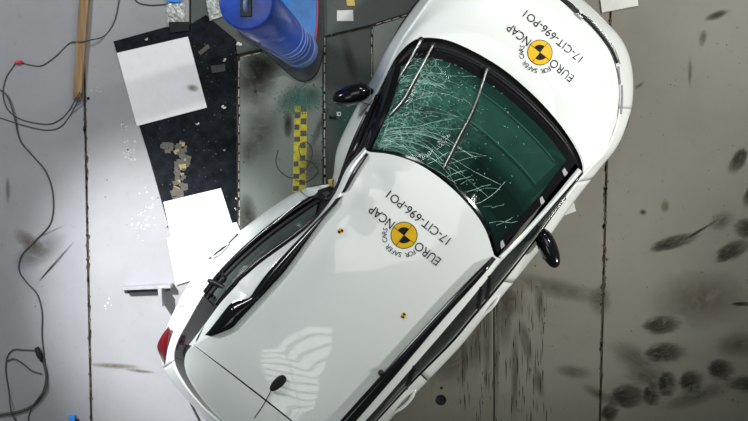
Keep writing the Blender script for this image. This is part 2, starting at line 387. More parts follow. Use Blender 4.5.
# pale welded edge strips of the plates (broken into runs)
def weld(x0, y0, x1, y1, w=1.0):
    d = Vector((x1 - x0, y1 - y0)); n_ = max(2, int(d.length / 9)); V = []; F = []
    px = Vector((-d.y, d.x)).normalized() * w
    for k in range(n_):
        a = k / n_ + random.uniform(0, .3) / n_; e = (k + 1) / n_ - random.uniform(0, .25) / n_; jx = random.uniform(-.3, .3)
        q = [(x0 + d.x * a + jx - px.x * .5, y0 + d.y * a - px.y * .5), (x0 + d.x * e + jx - px.x * .5, y0 + d.y * e - px.y * .5),
             (x0 + d.x * e + jx + px.x * .5, y0 + d.y * e + px.y * .5), (x0 + d.x * a + jx + px.x * .5, y0 + d.y * a + px.y * .5)]
        b0 = len(V)
        for z in (.001, .009): V += [U(p[0], p[1], z) for p in q]
        F += [(b0, b0 + 1, b0 + 2, b0 + 3), (b0 + 4, b0 + 5, b0 + 6, b0 + 7)] + [(b0 + i, b0 + (i + 1) % 4, b0 + 4 + (i + 1) % 4, b0 + 4 + i) for i in range(4)]
    o = mesh_obj('weld_bead', V, F, 'weld', floor, False); o['kind'] = 'stuff'
weld(239, 60, 239, 245); weld(241, 57, 272, 50, .8); weld(324.6, 36, 324.6, 185, 1.3); weld(372, 27, 372, 82, .9); weld(374, 25, 410, 14, .8)
# plate bolts along the joint
for y in (88, 97, 106, 115, 124, 133, 142, 151, 160):
    revolve('bolt', [(.006, .002), (.006, .008), (.003, .010)], U(322, y, 0), 'steel_dark', floor, 8)
# stains: marks with their own shape
def blob(px, py, rx, ry, ang, mat, name='stain', z=.0018, shape=None, seed=0):
    rnd = random.Random(seed + int(px * 7 + py)); c = U(px, py, z); k = 0.00807 * 1.25
    V = [Vector((0, 0, 0))]; n_ = 32
    for i in range(n_):
        th = 2 * math.pi * i / n_; w = 1 + rnd.uniform(-.05, .05); x, y = math.cos(th) * rx * w, math.sin(th) * ry * w
        if shape == 'shoe': y *= 1 - .35 * math.exp(-((math.cos(th) - .15) / .3) ** 2)
        if shape == 'smear': y *= 1.0 - .45 * math.cos(th)
        V.append(Vector((x * k, y * k, 0)))
    F = [(0, 1 + i, 1 + (i + 1) % n_) for i in range(n_)]
    o = mesh_obj(name, [v + c for v in V], F, mat, floor, False, c); o.rotation_euler.z = ang
    return o
R = math.radians
for (x, y, rx, ry, a, mt, sh) in [
    # shoe prints and smears on the open floor
    (738, 161, 15, 7.5, R(240), 'footprint', 'shoe'), (750, 197, 12, 7, R(250), 'footprint', 'shoe'), (745, 228, 13, 10, R(170), 'footprint', None),
    (734, 250, 22, 9, R(28), 'footprint', 'smear'), (722, 221, 14, 9, R(30), 'scuff', None), (676, 242, 27, 7, R(16), 'footprint', 'smear'),
    (701, 230, 22, 1.6, R(32), 'footprint', None),
    (663, 325, 20, 10, R(4), 'footprint', 'smear'), (667, 353, 22, 11, R(2), 'footprint', 'smear'), (692, 381, 14, 12, R(15), 'footprint', None),
    (630, 396, 22, 13, R(10), 'footprint', 'smear'), (610, 412, 11, 9, R(40), 'footprint', None), (653, 394, 10, 13, R(0), 'footprint', None), (668, 384, 11, 14, R(0), 'footprint', None),
    (722, 370, 15, 11, R(-10), 'footprint', None), (746, 384, 22, 9, R(175), 'footprint', 'smear'), (640, 362, 34, 14, R(-30), 'scuff', None), (650, 378, 26, 10, R(-10), 'scuff', None),
    (740, 345, 28, 14, R(5), 'scuff', None), (700, 395, 40, 10, R(20), 'scuff', None), (575, 372, 20, 7, R(-8), 'scuff', None), (600, 395, 20, 6, R(-30), 'scuff', None), (745, 304, 14, 2.5, 0, 'footprint', None),
    (30, 243, 19, 9, R(-38), 'brown_stain', 'shoe'), (665, 206, 5, 7, 0, 'brown_stain', None),
    (555, 288, 62, 11, R(-13), 'rust_stain', None), (700, 300, 50, 30, R(5), 'rust_stain', None), (510, 300, 18, 20, 0, 'rust_stain', None), (600, 300, 12, 18, 0, 'rust_stain', None),
    (540, 303, 5, 18, R(4), 'streak', None), (526, 342, 6, 24, R(12), 'streak', None), (539, 382, 5, 18, R(12), 'streak', None), (497, 345, 3, 70, 0, 'streak', None), (487, 335, 5, 50, 0, 'streak', None),
    (515, 372, 4, 50, 0, 'streak', None), (464, 350, 4, 40, 0, 'streak', None), (475, 330, 9, 50, 0, 'streak', None), (505, 310, 10, 45, 0, 'streak', None), (455, 360, 30, 20, R(40), 'scuff', None),
    (256, 78, 22, 30, R(-12), 'oil_stain', None), (263, 64, 20, 16, R(0), 'oil_stain', None), (250, 152, 9, 14, 0, 'scuff', None), (248, 222, 10, 28, R(4), 'oil_stain', None), (262, 130, 18, 30, 0, 'scuff', None),
    (288, 125, 5, 13, 0, 'oil_stain', None), (299, 100, 22, 15, R(10), 'green_stain', None), (315, 94, 12, 10, 0, 'green_stain', None), (350, 60, 6, 26, R(15), 'streak', None), (345, 120, 14, 30, R(0), 'green_stain', None),
    (315, 165, 18, 22, 0, 'scuff', None), (318, 130, 4, 26, R(-22), 'streak', None),
    (717, 15, 12, 4, R(20), 'oil_stain', None), (703, 38, 4, 9, R(-10), 'streak', None), (690, 72, 2, 14, 0, 'streak', None), (643, 212, 3.5, 3, 0, 'oil_stain', None), (640, 85, 6, 2, R(40), 'scuff', None),
    (56, 262, 30, 1.4, R(48), 'footprint', None), (115, 366, 26, 3, R(-3), 'brown_stain', None), (140, 371, 16, 2, R(-6), 'brown_stain', None), (50, 232, 18, 1.2, R(25), 'scuff', None), (40, 250, 30, 14, R(30), 'scuff', None), (8, 190, 3, 14, 0, 'scuff', None)]:
    nm = 'footprint' if mt == 'footprint' else 'stain'
    blob(x, y, rx, ry, a, mt, nm, z=.0062 if (240 < x < 323 and y > 55) else (.0042 if 323 <= x < 372 else .0018))
# rusty scratches left along the floor beside the car, and crumbs in the joints
Vs, Fs = [], []; rs = random.Random(31)
def scratch(x, y, w, h, z=.0012):
    b0 = len(Vs); j = rs.uniform(-.6, .6)
    Vs.extend([U(x, y - h, z), U(x + w + j, y - h * .3, z), U(x + w * .6 + j, y + h * .4, z), U(x + j, y + h, z), U(x - w + j, y + h * .2, z), U(x - w * .7, y - h * .5, z)]); Fs.append(tuple(b0 + k for k in range(6)))
for k in range(150):
    x = rs.choice([497, 487, 515, 527, 464, 480, 506, 537, 545]) + rs.gauss(0, 3.5); scratch(x, rs.uniform(280, 430), rs.uniform(.2, .55), rs.uniform(2, 14))
for k in range(110): y = rs.uniform(20, 425); scratch(seamB(y) + rs.gauss(0, .9), y, rs.uniform(.4, 1.9), rs.uniform(1, 5))
for k in range(100): y = rs.uniform(100, 425); scratch(seamA(y) + rs.gauss(0, .7), y, rs.uniform(.4, 1.3), rs.uniform(1, 5))
for k in range(90): x, y = rs.uniform(430, 748), rs.uniform(0, 421); scratch(x, y, rs.uniform(.2, .8), rs.uniform(.4, 1.2))
mesh_obj('scratch_marks', Vs, Fs, 'joint', floor, False)['kind'] = 'stuff'
# paint flakes worn off the floor
V = []; F = []
rf = random.Random(3)
def flake(x, y, s, z, rnd=rf):
    b0 = len(V); n_ = 5; a0 = rnd.uniform(0, 6)
    ring = [(x + math.cos(a0 + 6.283 * i / n_) * s * rnd.uniform(.5, 1), y + math.sin(a0 + 6.283 * i / n_) * s * rnd.uniform(.5, 1)) for i in range(n_)]
    for p in ring: V.append(U(p[0], p[1], z))
    for p in ring: V.append(U(p[0], p[1], z + .0015))
    F.append(tuple(b0 + 5 + i for i in range(5)))
    for i in range(5): F.append((b0 + i, b0 + (i + 1) % 5, b0 + 5 + (i + 1) % 5, b0 + 5 + i))
for (cx, cy, sx, sy, n_) in [(129, 152, 6, 9, 34), (141, 222, 9, 12, 24), (124, 128, 4, 4, 8), (97, 90, 12, 6, 5), (107, 304, 4, 3, 5), (150, 200, 8, 20, 10)]:
    for _ in range(n_): flake(rf.gauss(cx, sx * .6), rf.gauss(cy, sy * .6), rf.uniform(.4, 1.7), .0002)
mesh_obj('worn_paint_flake', V, F, 'flake_white', floor, False)['kind'] = 'stuff'
# round floor drain cover
dr = revolve('drain_cap', [(.044, -.004), (.044, .002), (.038, .004), (.034, .001)], U(441, 400, 0), 'rubber', floor, 28)
revolve('bolt_hole', [(.012, -.002), (.012, .0015)], U(441.5, 388, 0), 'rubber', floor, 12)
revolve('bolt_hole', [(.012, .002), (.012, .0055)], U(255.5, 91.5, 0), 'rubber', floor, 12)
revolve('bolt_hole', [(.012, -.002), (.012, .0015)], U(88.3, 98.5, 0), 'rubber', floor, 12)

# ------------------------------------------------------------------ the impact pole
pole_c = U(301, 51, 0)
pole = thing('impact_pole', (pole_c.x, pole_c.y, .004), 'blue painted steel impact pole standing on a dark round base plate', 'pole')
PR, PH = .142, 3.1
prism('base_plate', smooth_poly([(322, -70), (324, 20), (324, 45), (321.5, 62), (316, 75), (307, 81), (297, 80), (286, 72), (262, 50), (240, 34), (240, -70)], .034, 1, 8), .0, .034, 'steel_dark', pole, .006)
shaft = revolve('shaft', [(PR, .066), (PR, .9), (PR, 1.8), (PR, PH - .01), (PR - .01, PH)], Vector((pole_c.x, pole_c.y, .004)), 'pole_blue', pole, 64)
for (h0, h1) in ((.10, .46), (.78, .84), (1.02, 1.06), (1.2, 1.23), (1.44, 1.46)):
    o = revolve('scuff_band', [(PR + .001, h0), (PR + .003, h0 + .005), (PR + .003, h1 - .005), (PR + .001, h1)], Vector((pole_c.x, pole_c.y, .004)), 'pole_scuff', shaft, 64)
# blue foot plate with a red edge, running on behind the pole
foot = prism('foot_plate', quadpoly([(316, -70), (317, 0), (316.5, 25), (314.5, 42), (311, 56), (306.5, 66), (300, 70), (290, 66), (280, 52), (276, 30), (276, -70)], .07), .034, .07, 'pole_face', pole, .004)
tube('red_edge', P([(317, -60, .065), (317.6, 0, .065), (317, 25, .065), (315, 42, .065), (311.5, 56, .065), (307.5, 66, .065)]), .006, 'red_edge', foot, 40, 6)
cap = revolve('top_cap', [(PR - .004, PH - .002), (PR - .004, PH + .006), (PR - .014, PH + .012), (.0, PH + .012)][:3], Vector((pole_c.x, pole_c.y, .004)), 'pole_blue', pole, 64)
s0 = Vector((pole_c.x, pole_c.y, PH + .016))
prism('lifting_slot', [s0 + Vector((x, y, 0)) for x, y in ((-.030, -.075), (.030, -.075), (.030, .045), (-.030, .045))], PH + .014, PH + .030, 'steel_dark', cap, .006)
tube('lifting_lug', [s0 + Vector((0, -.05, .0)), s0 + Vector((0, -.03, .035)), s0 + Vector((0, 0, .035)), s0 + Vector((0, .02, 0))], .011, 'pole_scuff', cap, 16)

# ------------------------------------------------------------------ mat, sheets, plank and small things
def flat_thing(name, seq, z0, th, mat, label, cat, group=None, bev=.0):
    o = prism(name, quadpoly(seq, z0), z0, z0 + th, mat, None, bev); return tag(o, label, cat, group)
flat_thing('rubber_mat', [(113.5, 41.5), (166, 27), (188, 26), (206, 15), (236, 40), (237, 58), (237, 250), (176, 252), (150, 160)], .0, .008, 'mat_black', 'black rubber mat with tape remains lying beside the blue pole', 'mat', bev=.002)
flat_thing('paper_sheet', [(117, 53), (188, 36.5), (207, 107.5), (137, 126)], .008, .004, 'paper', 'large square white sheet with a rusty smudge on the black mat', 'sheet')
flat_thing('paper_sheet', [(163.5, 202), (221, 188), (232, 222.5), (172, 240)], .008, .004, 'paper', 'white sheet lying across the mat edge below the tape remains', 'sheet')
flat_thing('paper_sheet', [(167, 238), (236.5, 222), (240, 230), (252, 262), (176, 285)], .0125, .004, 'paper', 'white sheet overlapping another and reaching under the dented rear door', 'sheet')
sheet1 = bpy.data.objects['paper_sheet']; o = blob(192.5, 88, 4, 6.5, R(80), 'brown_stain', 'smudge', .0125)
o.parent = sheet1; o.location = U(192.5, 88, .0125) - sheet1.location
flat_thing('white_board', [(598, -14), (634, -22), (638, 6), (601.5, 13)], .0, .02, 'board', 'pale board lying on the floor ahead of the car bumper', 'board', bev=.002)
flat_thing('white_board', [(545, 205), (571, 193), (575.5, 211), (556, 218)], .0, .03, 'board', 'pale board poking out from under the car beside its door mirror', 'board', bev=.002)

plank = flat_thing('timber_plank', [(84.5, -60), (94.5, -60), (82.5, 100.5), (74, 100)], .0, .045, 'wood', 'long weathered timber plank lying on the floor over a cable', 'plank', bev=.004)

# crumpled foil pieces, each a wrinkled sheet
def crumple(name, seq, z0, hgt, mat, label, cat, group=None, n_=9, seed=1):
    rnd = random.Random(seed); a, b_, c, d = quadpoly(seq, z0); rows = []
    for j in range(n_):
        rows.append([])
        for i in range(n_):
            u, v = i / (n_ - 1), j / (n_ - 1); p = a * (1 - u) * (1 - v) + b_ * u * (1 - v) + c * u * v + d * (1 - u) * v
            e = 0 if (i in (0, n_ - 1) or j in (0, n_ - 1)) else 1
            rows[-1].append(p + Vector((rnd.uniform(-.004, .004), rnd.uniform(-.004, .004), .001 + rnd.uniform(.1, 1) * hgt * (.3 + .7 * e))))
    V, F = grid(rows); o = mesh_obj(name, V, F, mat, None, False, (a.x, a.y, z0))
    mod = o.modifiers.new('thick', 'SOLIDIFY'); mod.thickness = .001
    return tag(o, label, cat, group)
crumple('foil_sheet', [(166, 4), (185, 3), (184.5, 23), (168, 23)], .001, .02, 'foil', 'crumpled silvery foil sheet above the dark pad by the mat', 'foil', seed=4)
crumple('foil_sheet', [(206, 1), (222, -3), (226, 15), (210, 21)], .012, .02, 'foil', 'crumpled silvery foil sheet tucked beside the blue pole', 'foil', seed=5)
flat_thing('dark_pad', [(169, 22), (189, 22), (189.5, 31), (170.5, 33)], .008, .018, 'rubber', 'small black pad with white specks at the mat corner', 'pad', bev=.003)
o = flat_thing('blue_clip', [(166.5, -3), (181, -3), (180, 3), (168, 2)], .0, .03, 'blue_plastic', 'blue plastic clip at the end of the foil', 'clip', bev=.004)
flat_thing('paper_note', [(337, 10.5), (353, 10), (353.5, 21), (337, 21)], .003, .003, 'board', 'small pale note lying on the dark steel plate', 'note')
flat_thing('cardboard_piece', [(346, -2), (354, -3), (355, 6), (347, 6)], .003, .01, 'foam_yellow', 'small yellowish lump on the dark steel plate', 'debris', bev=.002)
flat_thing('tape_piece', [(198, 52), (208, 44), (210, 47.5), (200.5, 55)], .008, .003, 'tape_residue', 'short strip of brown tape on the mat', 'tape')
flat_thing('tape_piece', [(211, 66), (225, 64), (225.5, 71), (212, 73)], .008, .003, 'steel_dark', 'dark grey patch of tape on the mat', 'tape')
# small torn scraps
V0 = None
for i, (x, y, s) in enumerate([(239, 44, 6), (225, 60, 5), (223.5, 107, 5), (147, 39, 4), (123, 125, 5.5), (198, 124, 4), (224.5, 150, 3), (166, 226, 4), (237, 199, 4), (236, 209, 4), (233, 224, 3)]):
    rnd = random.Random(i); c = U(x, y, .008); V = []; F = []
    n_ = 9; k = .008 * s * .5
    V.append(c + Vector((0, 0, .016)))
    for q in range(n_):
        rr = k * rnd.uniform(.25, 1.25); th = 6.283 * q / n_; V.append(c + Vector((math.cos(th) * rr, math.sin(th) * rr * .8, rnd.uniform(.001, .01))))
    F = [(0, 1 + q, 1 + (q + 1) % n_) for q in range(n_)] + [tuple(range(1, n_ + 1))[::-1]]
    z = .0082 if i not in (4,) else .0005
    o = mesh_obj('paper_scrap', [v + Vector((0, 0, z - .008)) for v in V], F, 'paper_scrap', None, False, (c.x, c.y, z))
    tag(o, 'torn white scrap ' + ['touching the foot of the blue pole', 'on the mat near the pole foot', 'on the mat beside the steel plate joint and bolt hole stain', 'on the mat strip above the big square sheet',
        'on the bare floor beside the big square sheet', 'on the mat below the big square sheet', 'on the mat beside the dark floor joint and tape remains', 'at the edge of the mat beside a white sheet',
        'topmost of three on the joint by the overlapping sheets', 'middle one of three on the joint by the overlapping sheets', 'at the corner between the two overlapping sheets'][i], 'scrap', 'white scraps around the mat')
# tape remains, a ragged column on the mat
rr = random.Random(11); V = []; F = []; Vy = []; Fy = []
for k in range(46):
    y = 143 + 56 * k / 45 ; x = 183 - (y - 143) * .06 + rr.uniform(-6, 5); s = rr.uniform(1.5, 4.2)
    tgt = (Vy, Fy) if k % 6 == 1 else (V, F); b0 = len(tgt[0]); a = rr.uniform(-.4, .4)
    zz = .0083 + .0001 * (k % 12)
    for dx, dy in ((-s, -s * .7), (s, -s * .6), (s * .9, s * .7), (-s * .8, s * .8)):
        tgt[0].append(U(x + dx * math.cos(a) - dy * math.sin(a), y + dx * math.sin(a) + dy * math.cos(a), zz + .001))
    tgt[1].append((b0, b0 + 1, b0 + 2, b0 + 3))
for k in range(8):
    b0 = len(V); x, y = 168 + rr.uniform(-5, 8), 148 + rr.uniform(-4, 4)
    for dx, dy in ((-3, -2), (3, -2), (3, 2), (-3, 2)): V.append(U(x + dx, y + dy, .0092 + k * .0001))
    F.append((b0, b0 + 1, b0 + 2, b0 + 3))
matob = bpy.data.objects['rubber_mat']
Vm, Fm = [], []
for k in range(170):
    x, y = rr.uniform(150, 236), rr.uniform(40, 235)
    if x < 120 + (y - 40) * .29: continue
    s_ = rr.uniform(.2, .9); b0 = len(Vm)
    for q_ in range(5): Vm.append(U(x + math.cos(q_ * 1.257) * s_ * rr.uniform(.4, 1.2), y + math.sin(q_ * 1.257) * s_ * rr.uniform(.4, 1.2), .0083))
    Fm.append(tuple(range(b0, b0 + 5)))
mesh_obj('dust_specks', Vm, Fm, 'tape_residue', matob, False)['kind'] = 'stuff'
mesh_obj('tape_remains', V, F, 'tape_residue', matob, False)['kind'] = 'stuff'
mesh_obj('yellow_tape_remains', Vy, Fy, 'tape_yellow', matob, False)['kind'] = 'stuff'

# yellow and black chequered tape on the plate
tp = thing('chequered_tape', U(300, 150, .004), 'yellow and black chequered marking tape stuck to the steel plate', 'tape')
yt = lambda x, y: U(x - (y - 105) * .022, y, 0)
q = [yt(294.8, 106), yt(307.2, 106), yt(308, 192), yt(294.5, 192)]
strip = prism('tape_strip', q, .0042, .0058, 'yellow_vinyl', tp)
cell = 6.15; r2 = random.Random(5)
for j in range(14):
    for i in range(2):
        if (i + j) % 2 == 0 or j == 7 and i == 0: continue
        x0, y0 = 294.9 + i * cell, 106 + j * cell
        w_, h_ = cell * r2.uniform(.8, 1), cell * r2.uniform(.8, 1)
        prism('check', [yt(x0, y0), yt(x0 + w_, y0), yt(x0 + w_, y0 + h_), yt(x0, y0 + h_)], .0058, .0066, 'check_grey', tp)

# glass crumbs by the pole
V = []; F = []; rg = random.Random(9)
for k in range(420):
    if k < 260: x, y = rg.gauss(300, 11), rg.gauss(99, 8)
    else: x, y = rg.gauss(322, 26), rg.gauss(100, 34)
    if y < 83 and x < 327: continue
    s = rg.uniform(.25, .8); zz = .006
    b0 = len(V)
    for dx, dy in ((-s, -s), (s, -s * .8), (s * .7, s), (-s, s * .9)): V.append(U(x + dx, y + dy, zz))
    V.append(U(x, y, zz + .006)); F += [(b0 + i, b0 + (i + 1) % 4, b0 + 4) for i in range(4)]
tag(mesh_obj('glass_crumbs', V, F, 'shard', None, False, tuple(U(300, 99, .004))), 'spray of green broken glass crumbs between pole and tape', 'glass', kind='stuff')
tg = thing('marker_tag', U(339, 115, .002), 'small white marker tag with black fixings on the dark steel plate', 'tag')
prism('tag_face', quadpoly([(336.8, 112), (341, 112), (341, 116), (336.8, 116)]), .002, .012, 'paper', tg)
prism('tag_mark', quadpoly([(338.6, 113), (340, 113), (340, 115), (338.6, 115)]), .012, .013, 'print_black', tg)
for x_ in (330.5, 334.5): revolve('tag_fixing', [(.014, .002), (.014, .02), (.009, .024)], U(x_, 117.5, 0), 'rubber', tg, 12)
# cables
def cable(seq, rad, label, group=None, mat='cable', z=None, n=90, name='cable'):
    pts = [U(p[0], p[1], (p[2] if len(p) > 2 else 0) + rad) for p in seq]
    o = tube(name, pts, rad, mat, None, n, 8); return tag(o, label, 'cable', group)
cable([(122, -30), (119, 0), (114, 22), (104, 36), (90, 40, .05), (80, 42, .05), (70, 43), (56, 56), (42, 65.5), (30, 65), (22, 63)], .005, 'thin dark cable crossing over the timber plank to a red plug')
cable([(15, 64), (6, 78), (3, 95), (8, 110), (20, 119), (35, 123), (50, 124), (62, 118), (70, 109), (76, 98, .05), (80, 92, .052)], .005, 'dark cable leading from the red plug to the plank end')
cable([(-20, 84), (0, 90), (8, 98, .014), (14, 116, .014), (20, 140), (32, 155), (46, 172), (53, 195), (51, 222), (36, 240), (22, 255), (19, 270), (27, 283), (37, 294), (42, 312), (42, 335), (44, 355), (46, 372)], .0062, 'long dark cable winding down the floor past the brown footprint')
cable([(-20, 114), (0, 118), (22, 125), (45, 130), (60, 127), (71, 114), (78, 100, .048), (82, 93, .052)], .005, 'dark cable looping in to the plank end from outside')
cable([(-25, 420), (0, 415), (18, 412), (34, 405), (43, 393), (46.5, 378), (44, 364), (40, 355)], .012, 'thick black cable curving to a black plug')
cable([(36, 350.5), (24, 350), (13, 350), (7, 358), (6, 372), (9, 392), (10, 404, .026), (12, 414, .026), (18, 426), (20, 440)], .006, 'thin dark cable looping left from the black plug')
cable([(7, 361), (14, 359), (22, 363), (32, 371), (42, 374)], .006, 'short dark cable bridging the loop beside the black plug', n=40)
cable([(47, 375), (46, 388, .02), (37, 400, .026), (30, 412), (28, 425), (27, 445)], .006, 'thin dark cable running out under the thick cable', n=40)
cable([(128, -16), (136, 1), (148, 5), (158, 5), (168, 4)], .006, 'thin dark cable ending at the foil', n=40)
cable([(186, 392, .02), (193, 408), (198, 418), (206, 436)], .009, 'dark cable coming out under the rear bumper', n=30)
cable([(278, 150), (276, 162), (281, 172), (292, 178), (303, 172), (310, 162), (312, 150), (306, 142), (299, 147), (302, 158), (312, 163), (318, 172), (306, 182), (295, 180)], .004, 'thin dark wire coiled over the chequered tape', n=110, name='wire')
pl = revolve('cable_plug', [(.004, -.03), (.012, -.028), (.015, .0), (.012, .03), (.006, .034)], U(18.5, 62.5, .016), 'red_plastic', None, 14, axis=Vector((1, .2, 0)))
tag(pl, 'small red cable plug on the bare floor', 'plug')
pl = revolve('cable_plug', [(.008, -.06), (.02, -.055), (.024, .0), (.021, .03), (.014, .04), (.010, .07)], U(39, 354, .025), 'rubber', None, 14, axis=Vector((.35, -1, 0)))
tag(pl, 'black rubber plug joining the cable loops', 'plug')
bl = thing('blue_connector', U(73, 418, 0), 'small blue connector with dark end on the floor', 'connector')
prism('body', quadpoly([(70, 415), (76, 415), (76, 421.5), (70, 421)]), 0, .03, 'blue_plastic', bl, .004)
prism('tip', quadpoly([(76.2, 419), (79, 419), (79, 423), (76.2, 423)]), 0, .02, 'rubber', bl, .003)
# steel angle with an upright plate
an = thing('steel_bracket', U(147, 287, 0), 'steel angle bar with an upright welded plate on the bright floor', 'bracket')
prism('bar', [U(122.5, 287, .09), U(170.5, 284.5, .09), U(171, 288.5, .09), U(123, 290.5, .09)], 0, .09, 'steel', an, .004)
prism('bar_flange', [U(124, 290, .01), U(170, 288.2, .01), U(170, 291, .01), U(124.5, 293, .01)], 0, .012, 'steel_dark', an, .002)
prism('upright_plate', [U(157.6, 288.5, .15), U(161.5, 288.5, .15), U(162.5, 306.5, .15), U(159, 306.5, .15)], 0, .15, 'steel', an, .003)

# ------------------------------------------------------------------ THE CAR
car0 = U(390, 215, 0)
car = thing('car', (car0.x, car0.y, 0), 'white hatchback with black roof rails, crushed left side and shattered windscreen', 'car')
BLs = [(475,-48,.80),(450,-25,.84),(425,8,.87),(400,45,.92),(387,73,.96),(371,105,.95),(354,140,.93),(344,168,.92),(336,188,.94),(310,199,.98),
       (270,227,1.0),(232,261,1.0),(207,290,1.0),(190,318,1.0),(176.5,344,.98),(175,363,.97),(186,385,.97),(203,406,.97),(220,421,.97),(255,450,.97),
       (290,474,.97),(315,478,.97),(337,462,.97),(375,421,.96),(412,381,.95),(450,343,.95),(471,318,.95),(502,281,.95),(533,241,.95),(556,209,.96),
       (583,174,.96),(604,152,.90),(617,120,.80),(619.5,90,.80),(615,62,.82),(604,40,.83),(585,18,.84),(565,0,.84),(540,-18,.84),(510,-38,.83)]
Ws = [(462,-52,.6),(440,-22,.62),(416,6,.66),(393,40,.70),(376,72,.70),(360,102,.70),(339,146,.68),(334,175,.66),(327,186,.68),(301,191,.74),
      (263,215,.75),(224,247,.74),(190,284,.72),(171,320,.72),(160,349,.70),(165,370,.66),(177,387,.64),(193,405,.62),(208,421,.62),(243,450,.62),
      (280,482,.62),(312,500,.62),(346,482,.68),(386,424,.72),(420,388,.73),(458,348,.73),(481,320,.73),(513,282,.73),(546,240,.73),(570,206,.73),
      (597,171,.72),(616,147,.68),(628,120,.62),(632.5,90,.60),(629.5,60,.6),(619.5,38,.6),(602,19,.6),(581,-1,.6),(553,-22,.58),(517,-48,.58)]
BL, WL = P(BLs), P(Ws); NL = len(BL)
ctr = sum(WL, Vector()) / NL
def inward(i, amt):
    a, c = WL[(i - 1) % NL], WL[(i + 1) % NL]; t = (c - a); n_ = Vector((t.y, -t.x, 0)).normalized()
    if (ctr - WL[i]).dot(n_) < 0: n_ = -n_
    return n_ * amt
ML = [Vector((WL[i].x, WL[i].y, .46)) + inward(i, .015) for i in range(NL)]
SL = [Vector((WL[i].x, WL[i].y, .20)) + inward(i, .06) for i in range(NL)]
wheel_t = [2.35, 13.3, 23.45, 31.45]
arch = []
for t in wheel_t:
    p = cr_at(WL, t, True); i = int(round(t)) % NL
    arch.append((Vector((p.x, p.y, .31)), inward(i, 1.0)))
def in_arch(p, r_=.335):
    for c, nrm in arch:
        d = p - c; d = d - nrm * d.dot(nrm)
        if (p - c).length < .7 and d.length < r_: return True
    return False
def biggest(V, F):
    par = list(range(len(V)))
    def find(a):
        while par[a] != a: par[a] = par[par[a]]; a = par[a]
        return a
    for f in F:
        for q in f[1:]: par[find(q)] = find(f[0])
    cnt = {}
    for f in F: cnt[find(f[0])] = cnt.get(find(f[0]), 0) + 1
    best = max(cnt, key=cnt.get); F = [f for f in F if find(f[0]) == best]
    used = sorted({q for f in F for q in f}); mp_ = {q: k for k, q in enumerate(used)}
    return [V[q] for q in used], [tuple(mp_[q] for q in f) for f in F]
def side_panel(name, t0, t1, mat='paint', gap=.012):
    n_ = max(8, int((t1 - t0) * 9)); rows = []
    for L_ in (BL, WL, ML, SL): rows.append([cr_at(L_, t0 + gap + (t1 - t0 - 2 * gap) * k / (n_ - 1), True) for k in range(n_)])
    fine = []
    for k in range(19): fine.append([cr_at([r_[i] for r_ in rows], k / 6) for i in range(n_)])
    V, F = biggest(*grid(fine, in_arch)); o = mesh_obj(name, V, F, mat, car)
    md = o.modifiers.new('thick', 'SOLIDIFY'); md.thickness = .012; md.offset = -1 if False else 0
    return o
side_panel('fender', 0.3, 5.0); side_panel('front_door', 5.0, 9.0); side_panel('rear_door', 9.0, 12.6, gap=.01)
qp = side_panel('quarter_panel', 12.6, 14.9, gap=.008)
rb_ = side_panel('rear_bumper', 14.9, 22.1)
side_panel('quarter_panel', 22.1, 24.2); side_panel('rear_door', 24.2, 27.0); side_panel('front_door', 27.0, 29.75, gap=.012); side_panel('fender', 29.75, 32.4, gap=.008)
fb = side_panel('front_bumper', 32.4, 40.3, gap=.004)
# sill and underbody
V = [v + Vector((0, 0, .0)) for v in [cr_at(SL, k / 3, True) for k in range(NL * 3)]]
inn = [v.lerp(Vector((ctr.x, ctr.y, v.z)), .08) for v in V]
Vu = [Vector((v.x, v.y, .21)) for v in inn]
mesh_obj('underbody', Vu + [Vector((v.x, v.y, .24)) for v in inn], [tuple(range(len(Vu))), tuple(range(len(Vu), 2 * len(Vu)))[::-1]], 'underbody', car, False)
# dark inner shell under the belt so that nothing shows through the panel gaps
inner_rows = [[cr_at(L_, k / 4, True) + inward(int(k / 4) % NL, .035) for k in range(NL * 4 + 1)] for L_ in (BL, WL, SL)]
V, F = grid(inner_rows, in_arch); mesh_obj('inner_shell', V, F, 'underbody', car)
# wheels and arch cladding
for (c, nrm) in arch:
    wc = c + nrm * .13; wc.z = .312
    wh = bpy.data.objects.new('wheel', None); COL.objects.link(wh); wh.parent = car; wh.location = wc - car.location; wh.empty_display_size = .1
    revolve('tyre', [(.20, -.095), (.285, -.10), (.308, -.085), (.312, -.05), (.312, .05), (.308, .085), (.285, .10), (.20, .095)], wc, 'rubber', wh, 40, axis=nrm)
    rim = revolve('rim', [(.19, -.102), (.205, -.10), (.205, -.06), (.06, -.085), (.03, -.10)], wc, 'alloy', wh, 40, axis=nrm)
    tc_ = wheel_t[arch.index((c, nrm))]; Va, Fa = [], []
    def on_side(sdist, z, off):
        st = 1 if sdist > 0 else -1; t_ = tc_; acc = 0; q0 = cr_at(WL, t_, True)
        while acc < abs(sdist):
            t_ += .02 * st; q1 = cr_at(WL, t_, True); acc += Vector((q1.x - q0.x, q1.y - q0.y)).length; q0 = q1
        w_, m_, s_ = cr_at(WL, t_, True), cr_at(ML, t_, True), cr_at(SL, t_, True)
        q_ = m_.lerp(w_, min(1, (z - .46) / (w_.z - .46))) if z > .46 else s_.lerp(m_, (z - .2) / .26)
        return Vector((q_.x, q_.y, z)) - inward(int(round(t_)) % NL, off)
    for k in range(25):
        th = math.pi * k / 24
        oo = .02 if wheel_t.index(tc_) == 0 else .004
        for rr_, off in ((.32, -.02), (.32, oo), (.355, oo), (.36, -.02)): Va.append(on_side(math.cos(th) * rr_, .31 + math.sin(th) * rr_ * .98, off))
    for k in range(24):
        for j in range(4): Fa.append((k * 4 + j, k * 4 + (j + 1) % 4, (k + 1) * 4 + (j + 1) % 4, (k + 1) * 4 + j))
    mesh_obj('arch_cladding', Va, Fa, 'satin_black', car)
